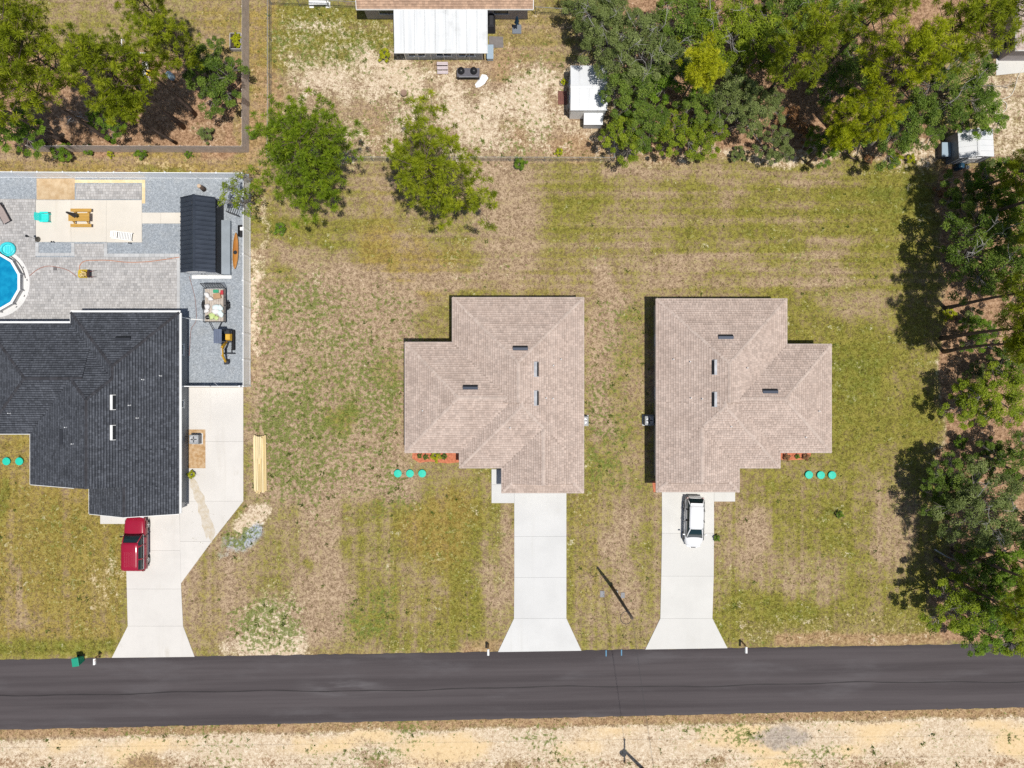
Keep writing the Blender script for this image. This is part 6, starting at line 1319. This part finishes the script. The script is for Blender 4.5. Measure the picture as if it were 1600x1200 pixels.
def digger():
    c = G(358.5, 531.5); t = thing('mini_excavator', 'small yellow excavator with blue grey canopy on the gravel', 'excavator', (c.x, c.y, .02)); yl = mat('digger_yellow', (.60, .34, .02), (.50, .28, .02), 3, rough=.45); dk = plain('digger_dark', (.035, .037, .045), .6)
    for s in (-1, 1):
        lp = [(-.95, .20), (-.88, .04), (.88, .04), (.95, .20), (.88, .38), (-.88, .38)]
        MB().add([(s*.46-.13, y, z) for y, z in lp]+[(s*.46+.13, y, z) for y, z in lp], [tuple(reversed(range(6))), tuple(range(6, 12))]+[(k, (k+1) % 6, (k+1) % 6+6, k+6) for k in range(6)]).build('track', m_tyre, t, bevel=.04)
        for k in range(12): y = -.85+.155*k; MB().box(s*.46-.14, s*.46+.14, y-.03, y+.03, .37, .40).build('track_pad', m_tyre, t)
    MB().lathe([(.35, .38), (.35, .52)], (0, .1, 0), 16).build('turntable', dk, t); MB().box(-.5, .5, -.25, .82, .52, .68).build('deck', dk, t, bevel=.04)
    MB().add([(.02, -.1, .68), (.52, -.1, .68), (.52, .55, .68), (.02, .55, .68), (.06, -.04, 1.10), (.46, -.04, 1.02), (.46, .5, 1.02), (.06, .5, 1.10)], [(0, 1, 5, 4), (1, 2, 6, 5), (2, 3, 7, 6), (3, 0, 4, 7), (4, 5, 6, 7)]).build('engine_hood', yl, t, bevel=.04)
    MB().add([(-.5, .5, .6), (.5, .5, .6), (.42, .95, .62), (-.42, .95, .62), (-.48, .5, 1.15), (.48, .5, 1.15), (.38, .86, 1.10), (-.38, .86, 1.10)], [(0, 1, 5, 4), (1, 2, 6, 5), (2, 3, 7, 6), (3, 0, 4, 7), (4, 5, 6, 7)]).build('counterweight', dk, t, bevel=.05)
    MB().box(-.45, -.05, .12, .45, .70, 1.0).build('seat', m_blt, t, bevel=.05); MB().box(-.45, -.05, .40, .50, 1.0, 1.45).build('seat_back', m_blt, t, bevel=.05)
    MB().box(-.50, .22, -.42, .85, 2.22, 2.30).build('canopy', mat('canopy_blue', (.13, .155, .22), None, 2, rough=.5), t, bevel=.05)
    for k in range(4): MB().box(-.44+.17*k, -.37+.17*k, -.36, .80, 2.301, 2.33).build('canopy_rib', MATS['canopy_blue'], t)
    for x in (-.44, .16): MB().tube([(x, .75, .8), (x, .72, 2.22)], .03, 6).build('canopy_post', dk, t); MB().tube([(x, -.35, .7), (x, -.35, 2.22)], .025, 6).build('canopy_post', dk, t)
    def beam(p, q, w, h0, h1, nm, m):
        p, q = Vector(p), Vector(q); d = (q-p).normalized(); s = Vector((d.y, -d.x, 0)).normalized()*w; n = s.cross(d).normalized()
        if n.z < 0: n = -n
        V = [p+s-n*h0, p-s-n*h0, p-s+n*h0, p+s+n*h0, q+s-n*h1, q-s-n*h1, q-s+n*h1, q+s+n*h1]
        return MB().add(V, [(0, 1, 2, 3), (7, 6, 5, 4), (0, 4, 5, 1), (1, 5, 6, 2), (2, 6, 7, 3), (3, 7, 4, 0)]).build(nm, m, t, bevel=.015)
    beam((.05, -.25, .75), (0, -.75, 1.65), .09, .10, .12, 'boom', yl); beam((0, -.75, 1.65), (-.06, -1.45, 1.35), .09, .12, .09, 'boom', yl); beam((-.07, -1.35, 1.45), (-.12, -2.0, .55), .075, .10, .08, 'arm', yl)
    MB().tube([(.12, -.3, .8), (.10, -.95, 1.5)], .04, 6).build('hydraulic_ram', m_fl, t); MB().tube([(.02, -.8, 1.82), (-.05, -1.4, 1.6)], .035, 6).build('hydraulic_ram', m_fl, t)
    MB().add([(-.32, -1.9, .5), (.1, -1.9, .5), (.1, -2.25, .45), (-.32, -2.25, .45), (-.32, -1.75, .1), (.1, -1.75, .1), (.1, -2.05, .05), (-.32, -2.05, .05)], [(0, 1, 2, 3), (4, 7, 6, 5), (0, 4, 5, 1), (0, 3, 7, 4), (1, 5, 6, 2)]).build('bucket', dk, t, bevel=.03)
    MB().box(-.62, .62, -1.28, -1.20, .08, .42).build('dozer_blade', dk, t, bevel=.02); MB().tube([(-.3, -1.2, .2), (-.3, -.8, .28)], .04, 5).build('blade_arm', dk, t); MB().tube([(.3, -1.2, .2), (.3, -.8, .28)], .04, 5).build('blade_arm', dk, t)
digger()
def canoe():
    c = G(370, 393); t = thing('canoe', 'orange brown canoe lying between the shed and the white fence', 'canoe', (c.x, c.y, .05), math.radians(-2)); m = mat('orange_hull', (.44, .19, .035), (.34, .13, .025), 1.5, rough=.45); st = [(-1.65, .02, .34), (-1.4, .13, .30), (-.8, .23, .27), (0, .26, .26), (.8, .22, .27), (1.4, .12, .30), (1.65, .02, .34)]
    L = [[(-w, y, z), (-w*.8, y, z-.16), (0, y, z-.24), (w*.8, y, z-.16), (w, y, z), (w*.5, y, z+.02), (0, y, z+.035), (-w*.5, y, z+.02)] for y, w, z in st]; loft(L).build('hull', m, t, True)
    MB().lathe([(.16, .30), (.18, .33), (.14, .33)], (0, -.15, 0), 14).build('cockpit_rim', m_dk, t)
    for s in (-1, 1): MB().tube([(s*w*1.0, y, z+.01) for y, w, z in st], .014, 4).build('gunwale', mat('pale_gunwale', (.5, .33, .15), None, 3), t)
canoe()
c = G(379, 362); t = thing('plastic_tote', 'black open tote against the white fence', 'tote', (c.x, c.y, .02))
for s in (-1, 1): MB().box(s*.26-.02, s*.26+.02, -.5, .5, 0, .4).build('side', m_blkm, t); MB().box(-.24, .24, s*.5-.02, s*.5+.02, 0, .4).build('end', m_blkm, t)
MB().box(-.24, .24, -.48, .48, 0, .05).build('floor', m_blkm, t); MB().cbox((.05, .2, .2), (.3, .3, .25)).build('liner', m_pvc, t)
c = G(371, 325); t = thing('bar_rack', 'black metal rack of upright bars between the shed and white fence', 'rack', (c.x, c.y, .02), math.radians(-20))
for y in (-.7, .7): MB().tube([(-.55, y, .05), (.55, y, .05), (.55, y, .8), (-.55, y, .8), (-.55, y, .05)], .03, 5).build('end_frame', m_blkm, t)
for k in range(6): x = -.5+.2*k; MB().tube([(x, -.7, .8), (x, .7, .8)], .022, 5).build('bar', m_blkm, t)
c = G(319, 296); t = thing('tree_stump', 'cut tree stump standing on the gravel near the white fence', 'stump', (c.x, c.y, 0)); MB().tube([(0, 0, 0), (.02, .02, .6), (0, .02, 1.1)], [.24, .19, .185], 10).build('bark', m_bark, t, True); MB().lathe([(.175, 1.09), (.17, 1.115)], (0, .02, 0), 12).build('cut_face', mat('fresh_wood', (.56, .42, .30), None, 8), t)
# ------------------------------------------------------------------ air conditioners, lumber, septic lids
m_acg = mat('condenser_grey', (.30, .31, .32), (.25, .26, .27), 2, rough=.5)
def condenser(u, v, label, rz=0):
    c = G(u, v); t = thing('air_conditioner', label, 'air conditioner', (c.x, c.y, 0), rz); MB().box(-.5, .5, -.5, .5, 0, .08).build('pad', cc2, t); MB().box(-.42, .42, -.42, .42, .08, .85).build('cabinet', m_acg, t, bevel=.05)
    MB().lathe([(.33, .852), (.35, .858), (.33, .87), (.30, .858)], (0, 0, 0), 20).build('fan_rim', m_fl, t); MB().lathe([(.30, .853), (.05, .857)], (0, 0, 0), 20).build('fan_well', m_dk, t)
    f = MB().lathe([(.07, .86), (.06, .88), (.01, .885)], (0, 0, 0), 10).build('fan_hub', m_acg, t)
    for k in range(4): MB().cbox((.17*math.cos(k*1.57), .17*math.sin(k*1.57), .866), (.22, .10, .006), k*1.57, .3).build('fan_blade', m_dk, f)
    for k in range(7): y = -.28+.093*k; w = math.sqrt(max(.01, .32**2-y*y)); MB().tube([(-w, y, .89), (w, y, .89)], .006, 4).build('guard_wire', m_dk, t)
    for k in range(8): z = .16+.085*k; MB().box(-.425, .425, -.425, .425, z, z+.008).build('louvre', m_dk, t)
    MB().tube([(-.42, .2, .3), (-.7, .25, .35), (-.8, .25, .8)], .025, 6).build('refrigerant_line', m_dk, t)
condenser(911, 657, 'air conditioner at the right wall of the middle house', math.pi); condenser(1012, 656.5, 'air conditioner in the shadow left of the right house', math.pi); condenser(309, 685.5, 'air conditioner on the mulch bed beside the dark house')
m_mul = mat('brown_mulch', (.36, .21, .09), (.50, .36, .22), 3, rough=.95, bump=.5, bscale=14)
def bed(name, poly, z, m, label): o = sheet(name, poly, z, m, label); return o
bed('mulch_bed', [(294, 671), (321.5, 671), (321.5, 731.5), (294, 731.5)], .072, m_mul, 'brown mulch bed around the dark house air conditioner')
m_rml = mat('red_mulch', (.56, .20, .105), (.38, .115, .06), 5, rough=.95, bump=.6, bscale=16)
bed('red_mulch_bed', [(645, 700), (720, 700), (720, 722), (700, 724), (672, 721), (655, 723), (644, 716)], .05, m_rml, 'red mulch bed in front of the middle house wing')
bed('red_mulch_bed', [(1219, 700), (1268, 700), (1266, 713), (1255, 718), (1232, 719), (1219, 718)], .05, m_rml, 'red mulch bed in front of the right house wing')
bed('red_mulch_bed', [(1019, 752), (1030, 752), (1030, 769), (1021, 769)], .05, m_rml, 'small patch of red mulch at the right house corner')
for u, v, s, lf, lab in ((656, 712, .35, None, 'leftmost tiny shrub in the middle house mulch bed'), (666, 714, .4, None, 'second tiny shrub in the middle house mulch bed'), (682, 713, .75, L_yel, 'largest yellow green shrub in the middle house mulch bed'), (694, 713, .45, None, 'tiny dark shrub right of the largest in the middle house bed'), (1228, 714, .5, L_rust, 'reddish shrub at the left of the right house mulch bed'), (1245, 713, .35, L_shrub, 'tiny green shrub in the right house mulch bed'), (1258, 714, .5, L_rust, 'reddish shrub at the right of the right house mulch bed'), (301, 741, .6, L_yel, 'bright green plant on the pad below the dark house mulch bed'), (1310, 803, .55, L_shrub, 'single green weed clump far right of the white car') , (1119, 840, .5, L_shrub, 'green tuft at the driveway edge beside the white car')):
    put_tree('shrub', 0, u, v, lab, s, lf)
def lumber():
    c = G(408, 725); t = thing('lumber_stack', 'stack of pale new lumber lying on the vacant lot edge', 'lumber', (c.x, c.y, 0), math.radians(1)); r = random.Random(6); m = [mat('new_pine_%d' % k, cc, None, 2, rough=.8, stretch=(4, .3, 1)) for k, cc in enumerate(((.72, .56, .28), (.66, .50, .25), (.76, .62, .36)))]
    for y in (-1.9, 0, 1.9): MB().box(-.62, .62, y-.045, y+.045, 0, .09).build('bearer', m_ced, t)
    for lay in range(3):
        n = (7, 7, 5)[lay]
        for k in range(n):
            x = -.60+.17*k+(.0 if lay < 2 else .1); L = r.uniform(2.35, 2.6); dy = r.uniform(-.12, .12); MB().box(x, x+.14, -L+dy, L+dy, .09+.09*lay, .175+.09*lay).build('board', r.choice(m), t)
    for k in range(3): MB().box(-.25+.16*k, -.12+.16*k, .55-2.5*(k % 2)*.2, 2.55, .36, .44).build('board', m[2], t)
lumber()
m_grn = plain('septic_green', (.02, .50, .36), .5)
for u, v, lab in ((12, 720.5, 'green septic lid nearest the left edge, by the dark house'), (32, 720.5, 'green septic lid nearest the dark house wall'), (622, 739.5, 'leftmost green septic lid of the middle house'), (641, 739.5, 'middle green septic lid of the middle house'), (660, 739.5, 'rightmost green septic lid of the middle house'), (1263, 741.5, 'leftmost green septic lid of the right house'), (1281.5, 742, 'middle green septic lid of the right house'), (1299, 742, 'rightmost green septic lid of the right house')):
    c = G(u, v); t = thing('septic_lid', lab, 'septic lid', (c.x, c.y, 0), group='round green septic lids'); MB().lathe([(.33, -.05), (.33, .16)], (0, 0, 0), 24).build('riser', m_grn, t, True); MB().lathe([(.36, .16), (.36, .19), (.33, .21), (.05, .225)], (0, 0, 0), 24).build('cover', m_grn, t)
    for k in range(8): a = k*math.pi/4; MB().cbox((.2*math.cos(a), .2*math.sin(a), .222), (.2, .03, .015), a).build('cover_rib', m_grn, t)
# ------------------------------------------------------------------ kerb side: bin, mailboxes, poles and wires
def bin_():
    c = G(128.5, 1028); t = thing('wheelie_bin', 'green wheeled bin standing at the road edge', 'bin', (c.x, c.y, .01), math.radians(8)); m = plain('bin_green', (.015, .27, .17), .45)
    loft([[(-.24, -.27, .06), (.24, -.27, .06), (.24, .22, .06), (-.24, .22, .06)], [(-.30, -.36, 1.0), (.30, -.36, 1.0), (.30, .34, 1.0), (-.30, .34, 1.0)]]).build('bin_body', m, t, bevel=.03); loft([[(-.32, -.40, 1.0), (.32, -.40, 1.0), (.32, .38, 1.0), (-.32, .38, 1.0)], [(-.30, -.38, 1.06), (.30, -.38, 1.06), (.30, .38, 1.09), (-.30, .38, 1.09)]]).build('lid', m, t, bevel=.02)
    for s in (-1, 1): MB().lathe([(.02, -.03), (.12, -.03), (.12, .03), (.02, .03)], (s*.27, .26, .12), 14, axis='X').build('wheel', m_tyre, t)
    MB().tube([(-.26, .42, 1.0), (.26, .42, 1.0)], .02, 6).build('handle', m, t)
bin_()
for u, v, lab in ((159, 1021, 'white mailbox on a wooden post by the dark house driveway'), (763.5, 1006.5, 'white mailbox on a wooden post by the middle house driveway'), (1159.5, 1003, 'white mailbox on a wooden post by the right house driveway')):
    c = G(u, v); t = thing('mailbox', lab, 'mailbox', (c.x, c.y, 0), group='mailboxes along the road'); wd = mat('post_timber', (.42, .27, .13), (.33, .2, .1), 5, rough=.8)
    MB().box(-.05, .05, -.05, .05, -.05, 1.15).build('post', wd, t); MB().box(-.045, .045, -.48, -.055, .98, 1.05).build('bracket', wd, t); MB().tube([(0, -.05, .72), (0, -.38, .98)], .035, 4).build('brace', wd, t)
    n = 10; prof = [(-.10, 1.055), (.10, 1.055)]+[(.10*math.cos(a), 1.17+.10*math.sin(a)) for a in np.linspace(0, math.pi, n)]
    loft([[(x, y, z) for x, z in prof] for y in (-.56, -.02)]).build('letter_box', m_pvc, t); MB().box(-.098, .098, -.575, -.562, 1.06, 1.25).build('door', m_pvc, t); MB().box(.104, .112, -.2, -.16, 1.15, 1.38).build('flag', plain('flag_red', (.45, .02, .02), .5), t)
m_pole = mat('pole_timber', (.145, .115, .09), (.085, .068, .055), 3, rough=.95, bump=.4, bscale=16, stretch=(1, 1, .2))
def wire(root, a, b, sag, r=.015, nm='wire'):
    P = [Vector(a).lerp(Vector(b), k/14)-Vector((0, 0, sag*4*(k/14)*(1-k/14))) for k in range(15)]; MB().tube(P, r, 4, False).build(nm, m_dk, root)
def poles():
    b1, b2 = G(956, 917), G(1004, 1201); t1 = thing('utility_pole', 'dark wooden utility pole on the grass between the two driveways', 'utility pole', b1); l1 = Vector((.35, .1, 0)); h = 9.0
    MB().tube([(0, 0, -.2), tuple(l1*.5+Vector((0, 0, h/2))), tuple(l1+Vector((0, 0, h)))], [.16, .14, .11], 10).build('pole', m_pole, t1, True)
    MB().lathe([(.11, h), (.05, h+.05)], tuple(l1), 10).build('pole_cap', m_pole, t1)
    MB().tube([(l1.x*.93-.35+.45*math.cos(a), -.1+.5*math.sin(a), 8.3) for a in np.linspace(.4, 5.6, 22)], .025, 5).build('cable_loop', m_dk, t1)
    for z in (8.4, 8.0): MB().lathe([(.03, 0), (.07, .04), (.05, .1), (.07, .14), (.02, .2)], (l1.x*.93+.12, -.1, z), 8).build('insulator', m_fl, t1)
    MB().box(.13, .30, -.12, .12, 1.2, 1.75).build('meter_box', m_acg, t1)
    t2 = thing('utility_pole', 'wooden utility pole on the sandy verge beyond the road, at the bottom edge', 'utility pole', b2); MB().tube([(0, 0, -.2), (0, 0, h+.4)], [.17, .12], 10).build('pole', m_pole, t2, True); MB().cbox((0, 0, h), (.12, 2.2, .14), 0).build('crossarm', m_pole, t2)
    for y in (-.95, 0, .95): MB().lathe([(.03, 0), (.07, .04), (.05, .1), (.07, .14), (.02, .2)], (0, y, h+.07), 8).build('insulator', m_fl, t2)
    MB().lathe([(.05, 7.0), (.24, 7.05), (.26, 7.9), (.2, 8.0)], (-.42, 0, 0), 14).build('transformer', m_acg, t2)
    w = thing('service_wires', 'service wires crossing the road between the two poles', 'wire', b1); d = b2-b1
    wire(w, l1+Vector((.1, -.1, 8.5)), d+Vector((0, .2, 8.7)), .35, .011); wire(w, l1+Vector((.1, -.1, 8.1)), d+Vector((0, .1, 8.3)), .4, .007)
    for k, y in enumerate((.95, -.95)):
        o = thing('power_line', ('power line on the near crossarm end along the sandy verge', 'power line on the far crossarm end along the sandy verge')[k], 'wire', b2)
        for e in (-1, 1): wire(o, (0, y, h+.27), (e*62, y+e*.78, h+.27), .25, .009)
poles()
for u, v, s, lab in ((941, 928, .30, 'left of two small grey utility covers near the pole'), (973, 930, .26, 'right of two small grey utility covers near the pole')):
    c = G(u, v); t = thing('utility_cover', lab, 'utility cover', (c.x, c.y, 0)); MB().box(-s*.7, s*.7, -s, s, -.02, .04).build('frame', plain('cover_frame', (.20, .19, .18), .8), t); MB().box(-s*.6, s*.6, -s*.88, s*.88, .04, .05).build('lid', plain('cover_blue_grey', (.26, .26, .27), .8), t)
